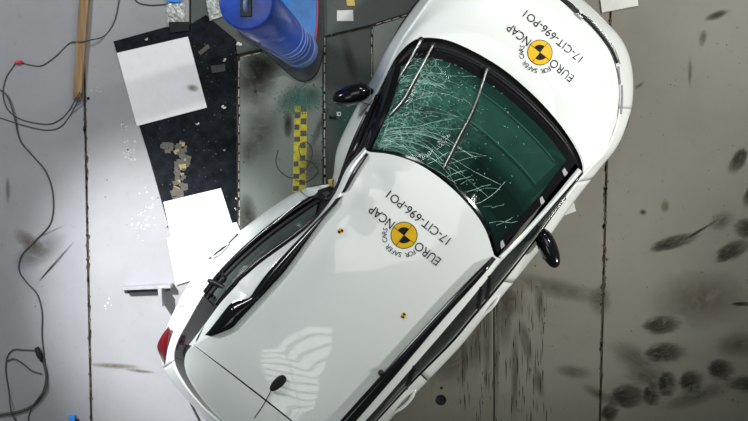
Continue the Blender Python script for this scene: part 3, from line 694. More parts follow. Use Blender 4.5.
# sill cladding
for (t0, t1) in ((4.2, 11.6), (25.3, 30.2)):
    pts = [cr_at(ML, t0 + (t1 - t0) * k / 30, True).lerp(cr_at(SL, t0 + (t1 - t0) * k / 30, True), .7) for k in range(31)]
    V, F = tube_mesh(pts, .05, 8); mesh_obj('sill_cladding', V, F, 'satin_black', car)

# roof and glazing lines
roof_front = P([(370,152,1.40),(393,155,1.44),(420,165,1.455),(447,184,1.455),(470,207,1.45),(485,229,1.435),(494,255,1.40)])
seam = P([(194,345.5,1.41),(240,380,1.45),(292,421,1.45),(318,446,1.41)])
L1 = P([(370,152,1.40),(357,172,1.41),(342,197,1.41),(320,223,1.43),(287,268,1.44),(272,285,1.443),(263,295,1.445),(257,301,1.444),(240,319,1.44),(232,327,1.44),(213,335.5,1.43),(194,345.5,1.41)])
L2 = P([(366,150,1.39),(350,171,1.39),(335,200,1.39),(309,228,1.41),(272,268,1.42),(258,286,1.425),(251.5,295.5,1.43),(247,298.5,1.427),(234,303,1.42),(228.5,306.5,1.415),(207,333,1.40),(191.5,345.5,1.385)])
L3 = P([(365,147,1.37),(347,168,1.36),(333,197,1.34),(306,229,1.36),(262,262,1.36),(248,274,1.36),(240,281,1.36),(236,286,1.36),(225,298,1.36),(219,305,1.36),(205,324,1.36),(189,345,1.34)])
R1 = P([(494,255,1.40),(465,284,1.42),(430,321,1.43),(385,371,1.44),(341,420,1.43),(318,446,1.41)])
R2 = P([(497,257.5,1.39),(473,285,1.41),(443,318,1.42),(398,371,1.42),(366,408,1.41),(345,432,1.39)])
R3 = P([(504,258,1.37),(483,284,1.37),(455,318,1.38),(411,369,1.38),(378,407,1.36),(350,437,1.34)])
def dents(u, v, p):
    e = 0
    for (x, y, h, r_) in ((360, 186, .03, .13), (352, 222, -.022, .18), (398, 168, .03, .13), (378, 176, -.03, .08), (330, 250, .012, .2)):
        c = U(x, y, 1.43); d2 = (p.x - c.x) ** 2 + (p.y - c.y) ** 2; e += h * math.exp(-d2 / (r_ * r_))
    return e * min(1, 8 * u * (1 - u)) * min(1, 8 * v * (1 - v))
roofS = Coons(roof_front, seam, L1, R1, .018, dents)
roof = roofS.mesh('roof', 'paint', car, 70, 70, v1=.998)
spoiler_trail = P([(194,345.5,1.41),(186.5,357,1.36),(188,374,1.34),(202,397,1.34),(224,421,1.34),(258,448,1.34),(295,468,1.34),(313,462,1.36),(318,446,1.41)])
def fan_patch(name, a, b, mat, parent, n=40, m=8, crown=.015):
    A, B = cr_len(a, n), cr_len(b, n); rows = []
    for j in range(m):
        v = j / (m - 1); rows.append([A[i].lerp(B[i], v) + Vector((0, 0, crown * 4 * v * (1 - v) * min(1, 6 * (i / (n - 1)) * (1 - i / (n - 1))))) for i in range(n)])
    V, F = grid(rows); return mesh_obj(name, V, F, mat, parent)
seam2 = [p.lerp(Vector((p.x - .0, p.y - .0, p.z)), 0) + (cr_len(spoiler_trail, 4)[k] - p).normalized() * .008 if 0 < k < 3 else p for k, p in enumerate(seam)]
tail = fan_patch('tailgate_spoiler', seam2, spoiler_trail, 'paint', car, 48, 10)
tube('spoiler_lip', [p + Vector((0, 0, -.012)) for p in spoiler_trail], .013, 'paint', tail, 60, 8)
# rear window band down to the belt
belt_rear = [BL[i] for i in range(13, 24)]
top_rear = [L3[-2]] + [p + Vector((0, 0, -.02)) for p in cr_len(spoiler_trail, 9)] + [R3[-1]]
Vt = cr_len(top_rear, 80); Vb = cr(belt_rear, 80)
loft('rear_window', [Vt, [a.lerp(b_, .5) + Vector((0, 0, .0)) for a, b_ in zip(Vt, Vb)], Vb], 'rear_glass', car, 80, 4)
# cant rails (white strips outboard of the roof bars)
loft('cant_rail', [[p + Vector((0, 0, -.004)) for p in L1], L2, L3], 'paint', car, 60, 4)
loft('cant_rail', [[p + Vector((0, 0, -.004)) for p in R1], R2, R3], 'paint', car, 50, 4)
# roof bars: raised black bars sitting in the strip between roof and cant rail
def roof_bar(A, B, t0, t1, h, parent=car, n=40, sA=0.0, sB=1.0):
    a, b_ = cr(A, n, t0, t1), cr(B, n, t0, t1); rows = [[], [], [], [], []]
    for i in range(n):
        e = min(1, min(i, n - 1 - i) / 3.0 + .05); p, q_ = a[i].lerp(b_[i], sA), a[i].lerp(b_[i], sB); u = Vector((0, 0, 1))
        rows[0].append(p - u * .01); rows[1].append(p + u * h * e); rows[2].append(p.lerp(q_, .5) + u * h * 1.15 * e); rows[3].append(q_ + u * h * e); rows[4].append(q_ - u * .02)
    V, F = grid(rows); return mesh_obj('roof_rail', V, F, 'gloss_black', parent)
roof_bar(L1, L2, 1.95, 10.1, .030, sA=-.02, sB=1.03, n=80)
roof_bar(L1, L2, 0.1, 1.80, .022, sA=.0, sB=.62)
roof_bar(R1, R2, 0.05, 4.9, .030, sA=-.02, sB=1.05)
# little clip on the right rail
revolve('rail_clip', [(.02, 0), (.02, .02), (.012, .026)], cr_at(R1, 3.05) + Vector((-.012, .01, .012)), 'gloss_black', car, 14)

# windscreen
glassL = P([(403,62,1.0),(394,98,1.16),(371,151,1.40)])
glassR = P([(575.5,163,.995),(543,203,1.17),(497,253,1.40)])
glass_bot = P([(403,62,1.0),(416,53,1.01),(440,54,1.015),(472,67,1.015),(507,90,1.015),(540,119,1.01),(562,143,1.0),(575.5,163,.995)])
glass_top = [p + Vector((0, 0, -.012)) for p in roof_front]
def ws_dent(u, v, p):
    d2 = ((u - .10) / .22) ** 2 + ((v - .55) / .4) ** 2
    return -.06 * math.exp(-d2) * min(1, 8 * u) * min(1, 6 * v * (1 - v))
WS = Coons(glass_bot, glass_top, glassL, glassR, .035, ws_dent)
screen = WS.mesh('windscreen', 'windscreen_glass', car, 60, 40)
# black printed border of the glass
def band(name, fn, mat, parent, n=60, m=4):
    rows = [[fn(i / (n - 1), j / (m - 1)) for i in range(n)] for j in range(m)]; V, F = grid(rows); return mesh_obj(name, V, F, mat, parent)
up = Vector((0, 0, .003))
band('glass_border', lambda s, w: WS.at(s, w * .055) + up, 'gloss_black', screen)
band('glass_border', lambda s, w: WS.at(1 - w * .045, s) + up, 'gloss_black', screen)
band('glass_border', lambda s, w: WS.at(s, 1 - w * .02) + up, 'gloss_black', screen)
# two pale clips on the right edge strip
for v in (.13, .44, .93):
    p = WS.at(.985, v); d = (WS.at(.985, min(1, v + .05)) - p).normalized() * .018; sd = (WS.at(1, v) - WS.at(.95, v)).normalized() * .022
    prism('edge_clip', [p - d - sd, p + d - sd, p + d + sd, p - d + sd], p.z + .004, p.z + .010, 'alloy', screen)
# cracks
rc = random.Random(21); V = []; F = []
def crack_line(uv, w):
    pts = [WS.at(min(max(u, .004), .996), min(max(v, .01), .99)) + Vector((0, 0, .005)) for u, v in uv]
    for a, b_ in zip(pts, pts[1:]):
        d = b_ - a
        if d.length < 1e-5: continue
        s_ = d.cross(Vector((0, 0, 1))).normalized() * w * rc.uniform(.5, 1.3); b0 = len(V)
        V.extend([a - s_, a + s_, b_ + s_, b_ - s_]); F.append((b0, b0 + 1, b0 + 2, b0 + 3))
def wander(u, v, ang, L_, steps, jit, w):
    uv = [(u, v)]
    for _ in range(steps):
        ang += rc.gauss(0, jit); u += math.cos(ang) * L_ / steps; v += math.sin(ang) * L_ / steps
        if not (0 < u < 1 and 0 < v < 1): break
        uv.append((u, v))
    if len(uv) > 1: crack_line(uv, w)
for k in range(75):      # dense web along the crushed pillar
    v = rc.uniform(.06, .97); u = rc.uniform(.01, .16); wander(u, v, rc.uniform(-1.3, 1.3), rc.uniform(.05, .2), 7, .35, rc.uniform(.0004, .0010))
for k in range(110):      # short cross cracks
    wander(rc.uniform(.0, .22), rc.uniform(.05, .97), rc.uniform(0, 6.28), rc.uniform(.02, .08), 4, .5, rc.uniform(.0004, .0009))
for k in range(15):      # long cracks sweeping along the roof edge from the crushed corner
    a = -.02 - k * .030; wander(.03, .95 - .012 * k, a, rc.uniform(.35, .9 - .03 * k), 26, .09, rc.uniform(.0007, .0015))
for k in range(13):      # cracks running from the roof edge down to the right
    u = .33 + .045 * k; wander(u, rc.uniform(.86, .99), rc.uniform(-1.35, -1.05), rc.uniform(.08, .36), 14, .07, rc.uniform(.0005, .0012))
for k in range(6):
    wander(.14, .2 + .1 * k, rc.uniform(-.5, .1), rc.uniform(.2, .4), 14, .12, .0006)
for k in range(260):     # glass grains
    u = abs(rc.gauss(0, .33)); v = rc.uniform(.05, .95)
    if u < .95: wander(u, v, rc.uniform(0, 6.28), rc.uniform(.003, .012), 1, 0, rc.uniform(.0007, .0018))
mesh_obj('crack', V, F, 'crack', screen, False)['kind'] = 'stuff'
# bonnet
hood_rear = P([(387,73,.96),(397,56,.985),(411,42,1.0),(425,37.5,1.01),(446,39.5,1.02),(468,48,1.025),(492,61,1.025),(512,75,1.025),(540,100,1.02),(562,125,1.01),(576,146,.995),(583,162,.975),(584,173,.96)])
hood_left = [BL[4], BL[3], BL[2], BL[1], BL[0]]
hood_right = [BL[30], BL[31], BL[32]]
hood_front = [BL[0]] + [BL[i] for i in range(39, 31, -1)]
def bonnet_form(u, v, p):
    e = .018 * math.exp(-((u - .5) / .33) ** 4) * min(1, 6 * v * (1 - v))
    e -= .028 * math.exp(-((u - .86) / .07) ** 2) * min(1, 3.5 * (1 - v)) * min(1, 6 * v)
    return e
HS = Coons(hood_rear, hood_front, hood_left, hood_right, .05, bonnet_form)
bonnet = HS.mesh('bonnet', 'paint', car, 70, 60, v1=.985)
# cowl: black trough between bonnet and glass
Ha, Hb = [p + Vector((0, 0, .0)) for p in cr_len(hood_rear, 70)], cr_len(glass_bot, 70)
cowl = loft('cowl', [Ha, [a.lerp(b_, .3) + Vector((0, 0, -.03)) for a, b_ in zip(Ha, Hb)], [a.lerp(b_, .75) + Vector((0, 0, -.025)) for a, b_ in zip(Ha, Hb)], Hb], 'satin_black', car, 70, 4)
ca = [a.lerp(b_, .55) + Vector((0, 0, .0)) for a, b_ in zip(Ha, Hb)]
tube('cowl_strip', ca[10:62], .008, 'trim_dark', cowl, 40, 6)
# pillars
pil_in = P([(578,168,.99),(548,204,1.165),(516,240,1.33),(499,256.5,1.392)])
pil_out = P([(582,172,.985),(554,204,1.14),(525,237,1.27),(504,258.5,1.37)])
loft('windscreen_pillar', [pil_in, [a.lerp(b_, .5) + Vector((0, 0, .02)) for a, b_ in zip(pil_in, pil_out)], pil_out], 'paint', car, 30, 4)
pl_in = P([(402,61,1.0),(393,98,1.165),(370,150,1.40)]); pl_out = P([(389,70,.97),(380,98,1.10),(365,147,1.37)])
loft('windscreen_pillar', [pl_in, [a.lerp(b_, .5) + Vector((0, 0, .025)) for a, b_ in zip(pl_in, pl_out)], pl_out], 'gloss_black', car, 30, 4)
# side glazing on the sound side
R3full = P([(582,172,.985),(554,204,1.14),(525,237,1.27),(504,258.5,1.37)]) + R3[1:]
top_r = cr_len(R3full, 80)
belt_r = cr_len([BL[i] for i in range(30, 21, -1)], 80)
sg = loft('side_window', [top_r, [a.lerp(b_, .5) + (b_ - a).cross(Vector((0, 0, 1))).normalized() * 0 + Vector((0, 0, .03)) for a, b_ in zip(top_r, belt_r)], belt_r], 'side_glass', car, 80, 4)
tube('belt_moulding', [p + Vector((0, 0, .008)) for p in belt_r[6:74]], .013, 'gloss_black', car, 80, 8)
tube('belt_chrome', [p.lerp(q_, .16) + Vector((0, 0, .03)) for p, q_ in zip(belt_r[6:74], top_r[6:74])], .005, 'silver', sg, 80, 6)
for k in (33, 36, 58):     # door pillars
    a, b_ = top_r[k], belt_r[min(k, 79)]; mid = a.lerp(b_, .5) + Vector((0, 0, .034))
    tube('window_pillar', [a + Vector((0, 0, .002)), mid, b_ + Vector((0, 0, .004))], .022, 'satin_black', sg, 12, 6, .4)
# crushed side: window band with bent frames
belt_l = cr([BL[i] for i in range(4, 15)], 100)
top_l = cr(P([(389,70,.97),(380,98,1.10),(365,147,1.37)]) + L3[1:], 100)
top_l = cr([U(389,70,.97), U(381,98,1.10), U(365,147,1.37), L3[1], L3[2], L3[3], L3[4], L3[6], L3[9], L3[10], L3[11]], 100)
def part_band(name, i0, i1, a, b_, mat, parent, bulge=0.0, off=.0):
    rows = []
    for j in range(6):
        f = a + (b_ - a) * j / 5
        rows.append([top_l[i].lerp(belt_l[i], f) + Vector((0, 0, off + bulge * math.sin(math.pi * f))) for i in range(i0, i1 + 1)])
    V, F = grid(rows); return mesh_obj(name, V, F, mat, parent)
part_band('door_opening', 0, 46, 0, 1, 'trim_dark', car, -.05)
dg = part_band('door_glass', 47, 79, 0.12, .68, 'door_glass', car, -.06)
part_band('door_inner', 44, 99, 0.0, 1.0, 'trim_dark', car, -.16)
part_band('quarter_window', 81, 99, 0, 1, 'rear_glass', car, .0)
def edge_tube(name, i0, i1, f, rad, mat, parent, off=0.0, bul=0.0, flat=1.0):
    pts = [top_l[i].lerp(belt_l[i], f) + Vector((0, 0, off + bul * math.sin(math.pi * f))) for i in range(i0, i1 + 1)]
    V, F = tube_mesh(pts, rad, 8, flat); return mesh_obj(name, V, F, mat, parent)
edge_tube('window_frame', 46, 80, .98, .022, 'gloss_black', car, .01)
edge_tube('window_frame', 44, 80, .72, .018, 'satin_black', car, -.03)
edge_tube('window_frame', 46, 80, .10, .017, 'gloss_black', car, -.01)
edge_tube('window_frame', 12, 46, .95, .016, 'gloss_black', car, .015)
edge_tube('window_frame', 8, 44, .55, .020, 'gloss_black', car, .0)
edge_tube('window_frame', 16, 42, .25, .014, 'satin_black', car, .0)
tube('window_frame', [U(208.5, 280.5, 1.08), U(218, 284, 1.12), U(226, 288.5, 1.16), U(233, 291, 1.2), U(240, 284, 1.25)], .016, 'satin_black', car, 24, 8)
tube('window_frame', [U(222, 285, 1.05), U(224, 279, 1.12), U(223, 274, 1.05)], .012, 'satin_black', car, 10, 8)
# curled airbag disc / grille seen through the glass
revolve('speaker_grille', [(.05, 0), (.05, .01), (.04, .016)], U(301, 236, 1.12), 'satin_black', car, 20)
tube('belt_chrome', [U(303, 200, 1.03), U(290, 210, 1.03), U(270, 227, 1.03)], .006, 'silver', car, 16, 6)
# crumpled metal and foam at the point of impact
crumple_pts = [(306,188,.86),(318,186,.95),(330,184,.99),(338,178,.97),(336,190,1.0),(322,197,1.02),(309,196,1.0)]
def lump(name, seq, mat, h=.03, seed=2):
    rnd = random.Random(seed); pts = P(seq); c = sum(pts, Vector()) / len(pts) + Vector((0, 0, h)); V = [c]; F = []
    n_ = len(pts)
    for p in pts: V.append(p.lerp(c, .5) + Vector((0, 0, rnd.uniform(-.02, .03))))
    for p in pts: V.append(p)
    for p in pts: V.append(p + Vector((0, 0, -.12)))
    for i in range(n_):
        j = (i + 1) % n_; F += [(0, 1 + i, 1 + j), (1 + i, 1 + n_ + i, 1 + n_ + j, 1 + j), (1 + n_ + i, 1 + 2 * n_ + i, 1 + 2 * n_ + j, 1 + n_ + j)]
    return mesh_obj(name, V, F, mat, car, False)
lump('crushed_panel', crumple_pts, 'paint')
lump('crushed_frame', [(318,190,1.0),(330,186,1.03),(338,190,1.05),(334,204,1.08),(322,206,1.06),(312,198,1.02)], 'satin_black', .03, 5)
lump('foam_pad', [(328,180,.98),(333,179,1.0),(333.5,186,1.02),(329.5,189,1.02)], 'foam_yellow', .02, 6)

# mirrors
def ellipsoid(name, c, ax, mat, parent, nu=28, nv=16, taper=0.0, flat=0.0):
    V = []; F = []
    for j in range(nv + 1):
        ph = math.pi * j / nv
        for i in range(nu):
            th = 2 * math.pi * i / nu; k = 1 - taper * math.cos(ph)
            V.append(c + ax[0] * math.cos(ph) + (ax[1] * math.cos(th) + ax[2] * math.sin(th)) * math.sin(ph) ** .8 * k)
    for j in range(nv):
        for i in range(nu): F.append((j * nu + i, j * nu + (i + 1) % nu, (j + 1) * nu + (i + 1) % nu, (j + 1) * nu + i))
    return mesh_obj(name, V, F, mat, parent)
def mirror(a, b_, half_w, z, arm_from, glass_side):
    A, B = U(*a, z), U(*b_, z); c = (A + B) / 2; l = (B - A) / 2; w = Vector((-l.y, l.x, 0)).normalized() * half_w
    e = bpy.data.objects.new('door_mirror', None); COL.objects.link(e); e.parent = car; e.location = c - car.location; e.empty_display_size = .1
    ellipsoid('housing', c, (l, w, Vector((0, 0, .085))), 'gloss_black', e, taper=.12)
    gp = c + w * .62 * glass_side
    ellipsoid('mirror_glass', gp + Vector((0, 0, -.012)), (l * .72, w * .34, Vector((0, 0, .06))), 'chrome', e)
    tube('mirror_arm', [U(*arm_from), A.lerp(B, .1) + Vector((0, 0, -.03)), A.lerp(B, .3) + Vector((0, 0, -.01))], .024, 'gloss_black', e, 12, 10)
    ind = c - w * .93 * glass_side + l * .1
    tube('indicator', [ind - l * .3 , ind + l * .3], .006, 'lamp_lens', e, 6, 6)
mirror((540, 229), (556.5, 267.5), .068, .98, (537, 238, .93), 1)
mirror((370.5, 89), (332.5, 100.5), .072, .98, (372, 92, .93), -1)
# handles on the sound side: pull loops standing off the doors
for seq in ([(499, 290, .80), (497.5, 299, .84), (490, 309, .84), (478, 318, .80)], [(416, 386, .80), (411.5, 398, .84), (401, 408.5, .84), (388, 414.5, .80)]):
    tube('door_handle', P(seq), .013, 'paint', car, 24, 8, 1.3)
    c = P(seq); mid = (c[0] + c[3]) / 2
    ellipsoid('handle_cup', mid + Vector((0, 0, .0)), ((c[3] - c[0]) * .33, Vector((.02, -.02, 0)), Vector((0, 0, .05))), 'silver', car, 16, 10)
tube('door_handle', P([(211.5, 256, .82), (214, 252, .86), (222, 245.5, .86), (228, 243, .82)]), .012, 'paint', car, 20, 8)
tube('handle_shadow_gap', P([(209, 259, .80), (216, 253, .80), (228, 244, .79), (238, 234, .78)]), .008, 'satin_black', car, 20, 6)
# lamps and front trim
loft('tail_lamp', [P([(168.5,326,.86),(161.5,336,.84),(157.2,346.5,.80),(160.5,357,.76),(164.3,366,.72)]), P([(170,329,.905),(168,338,.90),(166,349,.88),(164.8,358,.84),(164.6,366,.76)]), P([(171,330,.86),(170,340,.86),(168.2,350,.83),(166,360,.79),(165,366,.72)])], 'red_lens', car, 20, 5)
rt = [cr_at(WL, 22.0 + .8 * k / 6, True) - inward(22, .012) for k in range(7)]
loft('tail_lamp', [[p + Vector((0, 0, .02)) for p in rt], [p + Vector((0, 0, .10)) - inward(22, .015) for p in rt], [p + Vector((0, 0, .18)) + inward(22, .01) for p in rt]], 'red_lens', car, 7, 4)
def front_strip(name, seq, rad, mat, flat=.5, n=30): return tube(name, P(seq), rad, mat, car, n, 8, flat)
front_strip('grille_strip', [(581,14.5,.865),(593,25,.86),(604,38,.85),(612,50,.84),(617.5,63,.83)], .011, 'satin_black')
front_strip('chrome_strip', [(583,13.5,.86),(596,24.5,.85),(608,39,.84),(615.5,51,.83),(620,64,.82)], .004, 'chrome', 1)
front_strip('daytime_lamp', [(618.6,66,.825),(619.5,75,.82),(620.3,84,.81)], .006, 'lamp_lens')
front_strip('daytime_lamp', [(621.8,85,.80),(622.3,98,.80),(621,114,.79)], .007, 'lamp_lens')
front_strip('grille_strip', [(578,12,.865),(566,2,.86),(552,-9,.855),(535,-22,.85),(515,-33,.84)], .017, 'satin_black')
loft('bonnet_badge_recess', [P([(558,-2,.865),(566,3,.872),(574,12,.874)]), P([(566,-1,.868),(573,4,.872),(581,13.5,.868)])], 'satin_black', car, 10)
tube('badge', P([(576,13,.88),(579,15,.885),(583,18.5,.88)]), .010, 'chrome', car, 8, 8)
# tailgate details
shS = cr(P([(177,347,.99),(181,344.5,1.03),(188.5,341.5,1.12)]), 10)
tube('lamp_seam', shS, .006, 'silver', car, 10, 6)
tube('tailgate_seam', P([(165.5,367,.735),(169,363,.80),(174.5,354.5,.93)]), .004, 'satin_black', car, 12, 6)
# aerial
bvh_roof = BVHTree.FromObject(roof, bpy.context.evaluated_depsgraph_get()); 
def bvh_of(o):
    wl = wloc(o); return BVHTree.FromPolygons([v.co + wl for v in o.data.vertices], [tuple(p.vertices) for p in o.data.polygons])
bvh_roof, bvh_hood, bvh_ws, bvh_tail = bvh_of(roof), bvh_of(bonnet), bvh_of(screen), bvh_of(tail)
def drop(bvh, x, y, default=1.4):
    hit = bvh.ray_cast(Vector((x, y, 4)), Vector((0, 0, -1))); return hit[0].z if hit[0] else default
p = U(278, 383, 1.475); p.z = drop(bvh_roof, p.x, p.y) ; axd = (U(287, 374, 1.47) - U(269, 391, 1.47)).normalized()
ae = bpy.data.objects.new('aerial', None); COL.objects.link(ae); ae.parent = car; ae.location = p - car.location; ae.empty_display_size = .05
ellipsoid('aerial_base', p + Vector((0, 0, .012)), (axd * .070, Vector((-axd.y, axd.x, 0)) * .034, Vector((0, 0, .03))), 'rubber', ae, taper=-.15)
tail_end = U(255, 417, 1.49)
tube('aerial_whip', [p - axd * .055 + Vector((0, 0, .02)), p.lerp(tail_end, .6) + Vector((0, 0, .03)), tail_end + Vector((0, 0, .03))], .0035, 'satin_black', ae, 16, 6)

# wipers
def wiper(seq, blade_from):
    e = bpy.data.objects.new('wiper', None); COL.objects.link(e); e.parent = car; p0 = U(*seq[0], 1.03); e.location = p0 - car.location; e.empty_display_size = .05
    pts = []
    for i, (x, y) in enumerate(seq):
        q_ = U(x, y, 1.08)
        for _ in range(4): q_ = U(x, y, drop(bvh_ws, q_.x, q_.y, 1.03) + .03)
        pts.append(q_)
    tube('wiper_arm', pts, lambda t: .008 - .003 * t, 'silver', e, 30, 8)
    bl_ = [q_ + Vector((.012, -.006, -.016)) for q_ in cr_len(pts, 20)[int(20 * blade_from):]]
    tube('wiper_blade', bl_, .006, 'satin_black', e, 20, 6)
    revolve('wiper_pivot', [(.022, -.03), (.022, .01), (.014, .016)], p0, 'satin_black', e, 14)
wiper([(487, 69), (481, 88), (472, 112), (461, 133), (451, 153), (443.5, 168)], .3)
wiper([(433, 45), (423, 64), (412, 84), (405, 97), (397, 107), (389.5, 115)], .35)
wiper([(421, 40), (411, 58), (402, 73), (396.5, 83)], .5)

# printed lettering and target marks on roof and bonnet
def text_mesh(body, size, align='LEFT'):
    c = bpy.data.curves.new('lettering', 'FONT'); c.body = body; c.size = size; c.align_x = align; c.resolution_u = 3
    o = bpy.data.objects.new('lettering_tmp', c); COL.objects.link(o); bpy.context.view_layer.update()
    me = bpy.data.meshes.new_from_object(o.evaluated_get(bpy.context.evaluated_depsgraph_get()))
    vs_ = [v.co.copy() for v in me.vertices]; fs = [tuple(p.vertices) for p in me.polygons]
    bpy.data.objects.remove(o); bpy.data.curves.remove(c); bpy.data.meshes.remove(me); return vs_, fs
def ncap_mark(cpx, z, fromto, bvh, parent, k):
    c = U(*cpx, z); a = U(*fromto[1], z) - U(*fromto[0], z); a.z = 0; a.normalize(); b_ = Vector((-a.y, a.x, 0))
    def put(name, vs_, fs, mat, lift=.005, par=None):
        out = []
        for (x, y) in vs_:
            q_ = c + a * x * k + b_ * y * k; q_.z = drop(bvh, q_.x, q_.y, z) + lift; out.append(q_)
        return mesh_obj(name, out, fs, mat, par or parent, False)
    def fit(body, x0, x1, y0, h, name):
        vs_, fs = text_mesh(body, 1.0); mx = max(v.x for v in vs_); mn = min(v.x for v in vs_); my = max(v.y for v in vs_)
        return put(name, [(x0 + (v.x - mn) / (mx - mn) * (x1 - x0), y0 + v.y / my * h) for v in vs_], fs, 'print_black')
    o = fit('EURO', -.298, -.100, -.031, .060, 'lettering'); fit('NCAP', .100, .290, -.031, .060, 'lettering')
    fit('17-CIT-696-PO1', -.262, .258, -.180, .058, 'lettering')
    # arc of small capitals over the disc
    word = 'FOR SAFER CARS'; n_ = len(word); V = []; F = []
    for i, ch in enumerate(word + ' '):
        if ch == ' ':
            put('lettering', V, F, 'print_black'); V = []; F = []; continue
        vs_, fs = text_mesh(ch, .047, 'CENTER'); th = R(-69 + 138 * i / (n_ - 1)); b0 = len(V)
        for v in vs_:
            x, y = v.x, v.y + .116; V.append((x * math.cos(th) + y * math.sin(th), -x * math.sin(th) + y * math.cos(th)))
        F += [tuple(b0 + q_ for q_ in f) for f in fs]
    def sector(r0, r1, t0, t1, n=24, m=4):
        V = []; F = []
        for j in range(m + 1):
            rr_ = r0 + (r1 - r0) * j / m
            for i in range(n + 1):
                th = t0 + (t1 - t0) * i / n; V.append((rr_ * math.cos(th), rr_ * math.sin(th)))
        for j in range(m):
            for i in range(n): q_ = j * (n + 1) + i; F.append((q_, q_ + 1, q_ + n + 2, q_ + n + 1))
        return V, F
    d = put('target_disc', *sector(.0005, .09, 0, 2 * math.pi, 48), 'print_yellow', .0025)
    put('disc_ring', *sector(.086, .0905, 0, 2 * math.pi, 48, 1), 'print_black', .0035, d)
    for t in (0, math.pi / 2):
        ct, st = math.cos(t), math.sin(t)
        put('disc_cross', [(-.088 * ct - .0017 * st, -.088 * st + .0017 * ct), (-.088 * ct + .0017 * st, -.088 * st - .0017 * ct), (.088 * ct + .0017 * st, .088 * st - .0017 * ct), (.088 * ct - .0017 * st, .088 * st + .0017 * ct)], [(0, 1, 2, 3)], 'print_black', .0045, d)
    put('disc_wedge', *sector(.0005, .054, math.pi / 2, math.pi, 12), 'print_black', .004, d)
    put('disc_wedge', *sector(.0005, .054, -math.pi / 2, 0, 12), 'print_black', .004, d)
ncap_mark((404, 235), 1.47, ((452, 243), (388, 192)), bvh_roof, roof, 1.0)
ncap_mark((539, 53), .97, ((573, 75), (512, 24.5)), bvh_hood, bonnet, 1.0)
# small round crash targets on the roof
def small_target(px, py, ang):
    c = U(px, py, 1.46); z = drop(bvh_roof, c.x, c.y); c = U(px, py, z); r_ = .019
    o = revolve('target_sticker', [(r_, .0), (r_, .003)], Vector((c.x, c.y, z + .001)), 'print_yellow', roof, 20)
    for a0 in (ang, ang + math.pi):
        V = [Vector((c.x, c.y, z + .0048))] + [Vector((c.x + math.cos(a0 + k * math.pi / 12) * r_, c.y + math.sin(a0 + k * math.pi / 12) * r_, z + .0048)) for k in range(7)]
        mesh_obj('target_quadrant', V, [(0, k, k + 1) for k in range(1, 7)], 'print_black', o, False)
small_target(340.5, 231.2, R(-20)); small_target(403.5, 315.6, R(20))

# interior
dash_a = cr_len([p + Vector((0, 0, -.05)) for p in glass_bot], 40)
def toward(p, d): 
    v = Vector((-.64, -.77, 0)); return p + v * d
loft('dashboard', [dash_a, [toward(p, .22) + Vector((0, 0, .0)) for p in dash_a], [toward(p, .42) + Vector((0, 0, -.01)) for p in dash_a], [toward(p, .50) + Vector((0, 0, -.12)) for p in dash_a], [toward(p, .48) + Vector((0, 0, -.4)) for p in dash_a]], 'dash', car, 40, 3)
tube('dash_highlight', [toward(p, .33) + Vector((0, 0, .012)) for p in dash_a[3:37]], .010, 'seat_cloth', car, 40, 6)  # pale tube stands in for the reflection along the dash edge
tube('dash_highlight', [toward(p, .12) + Vector((0, 0, .004)) for p in dash_a[12:37]], .008, 'seat_cloth', car, 40, 6)  # second highlight line, modelled as a pale tube nearer the glass
fw, lat = Vector((.62, .785, 0)), Vector((.785, -.62, 0))
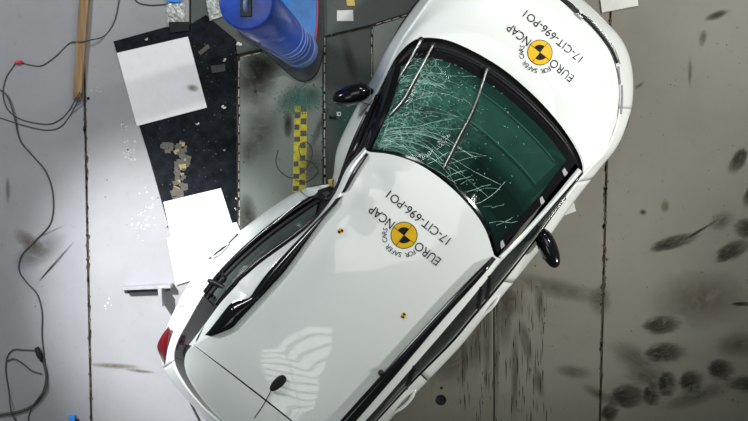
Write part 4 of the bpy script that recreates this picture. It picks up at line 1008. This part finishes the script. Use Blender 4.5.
def seat(c):
    e = bpy.data.objects.new('seat', None); COL.objects.link(e); e.parent = car; e.location = c - car.location; e.empty_display_size = .1
    def rbox(name, cc, hx, hy, hz, tilt=0.0):
        up_ = (Vector((0, 0, 1)) - fw * tilt).normalized(); f2 = lat.cross(up_).normalized() * -1; V = []; F = []; nu, nv = 20, 10
        for j in range(nv + 1):
            ph = -math.pi / 2 + math.pi * j / nv
            for i in range(nu):
                th = 2 * math.pi * i / nu; sg_ = lambda v_, e_: math.copysign(abs(v_) ** e_, v_)
                V.append(cc + lat * hx * sg_(math.cos(ph), .4) * sg_(math.cos(th), .4) + f2 * hy * sg_(math.cos(ph), .4) * sg_(math.sin(th), .4) + up_ * hz * sg_(math.sin(ph), .4))
        for j in range(nv):
            for i in range(nu): F.append((j * nu + i, j * nu + (i + 1) % nu, (j + 1) * nu + (i + 1) % nu, (j + 1) * nu + i))
        return mesh_obj(name, V, F, 'seat_cloth', e)
    rbox('cushion', c + Vector((0, 0, .45)), .24, .25, .09); rbox('backrest', c - fw * .30 + Vector((0, 0, .78)), .23, .07, .32, .25); rbox('headrest', c - fw * .40 + Vector((0, 0, 1.17)), .13, .05, .09, .15)
sc = (U(371, 152, 1.4) + U(497, 253, 1.4)) / 2; sc.z = 0
for sgn in (-1, 1): seat(sc + lat * .32 * sgn - fw * .05)
# steering wheel
swc = sc + fw * .42 - lat * .33 + Vector((0, 0, .86)); sax = (Vector((0, 0, 1)) * .45 - fw * .9).normalized()
sa_ = sax.cross(lat).normalized(); ring = [swc + (lat * math.cos(2 * math.pi * k / 36) + sa_ * math.sin(2 * math.pi * k / 36)) * .18 for k in range(37)]
V, F = tube_mesh(ring, .016, 8); sw = mesh_obj('steering_wheel', V, F, 'satin_black', car)
revolve('wheel_hub', [(.06, -.02), (.06, .02), (.04, .03)], swc, 'satin_black', sw, 20, axis=sax)
for a in (0, math.pi, 1.5 * math.pi):
    tube('spoke', [swc, swc + (lat * math.cos(a) + sa_ * math.sin(a)) * .175], .014, 'satin_black', sw, 5, 6)

# ------------------------------------------------------------------ slatted ceiling light that mirrors in the car roof
m, nt, b = new_mat('lamp_strip'); b.inputs['Emission Color'].default_value = (.92, 1, .96, 1); b.inputs['Emission Strength'].default_value = 3.2
cl = thing('ceiling_light', (-2.5, -5.3, 10.4), 'slatted ceiling light panel of the hall, mirrored in the car roof', 'light')
for k in range(9):
    y0 = -7.6 + k * .52
    for (xa, xb) in ((-4.0, -2.55), (-2.45, -1.0)):
        prism('lamp_strip', [Vector((xa, y0, 0)), Vector((xb, y0, 0)), Vector((xb, y0 + .36, 0)), Vector((xa, y0 + .36, 0))], 10.42, 10.45, 'lamp_strip', cl)
for (xa, xb, ya, yb) in ((-4.15, -4.0, -7.8, -2.9), (-1.0, -.85, -7.8, -2.9), (-4.15, -.85, -7.95, -7.8), (-4.15, -.85, -2.9, -2.75)):
    prism('lamp_frame', [Vector((xa, ya, 0)), Vector((xb, ya, 0)), Vector((xb, yb, 0)), Vector((xa, yb, 0))], 10.38, 10.5, 'steel', cl)
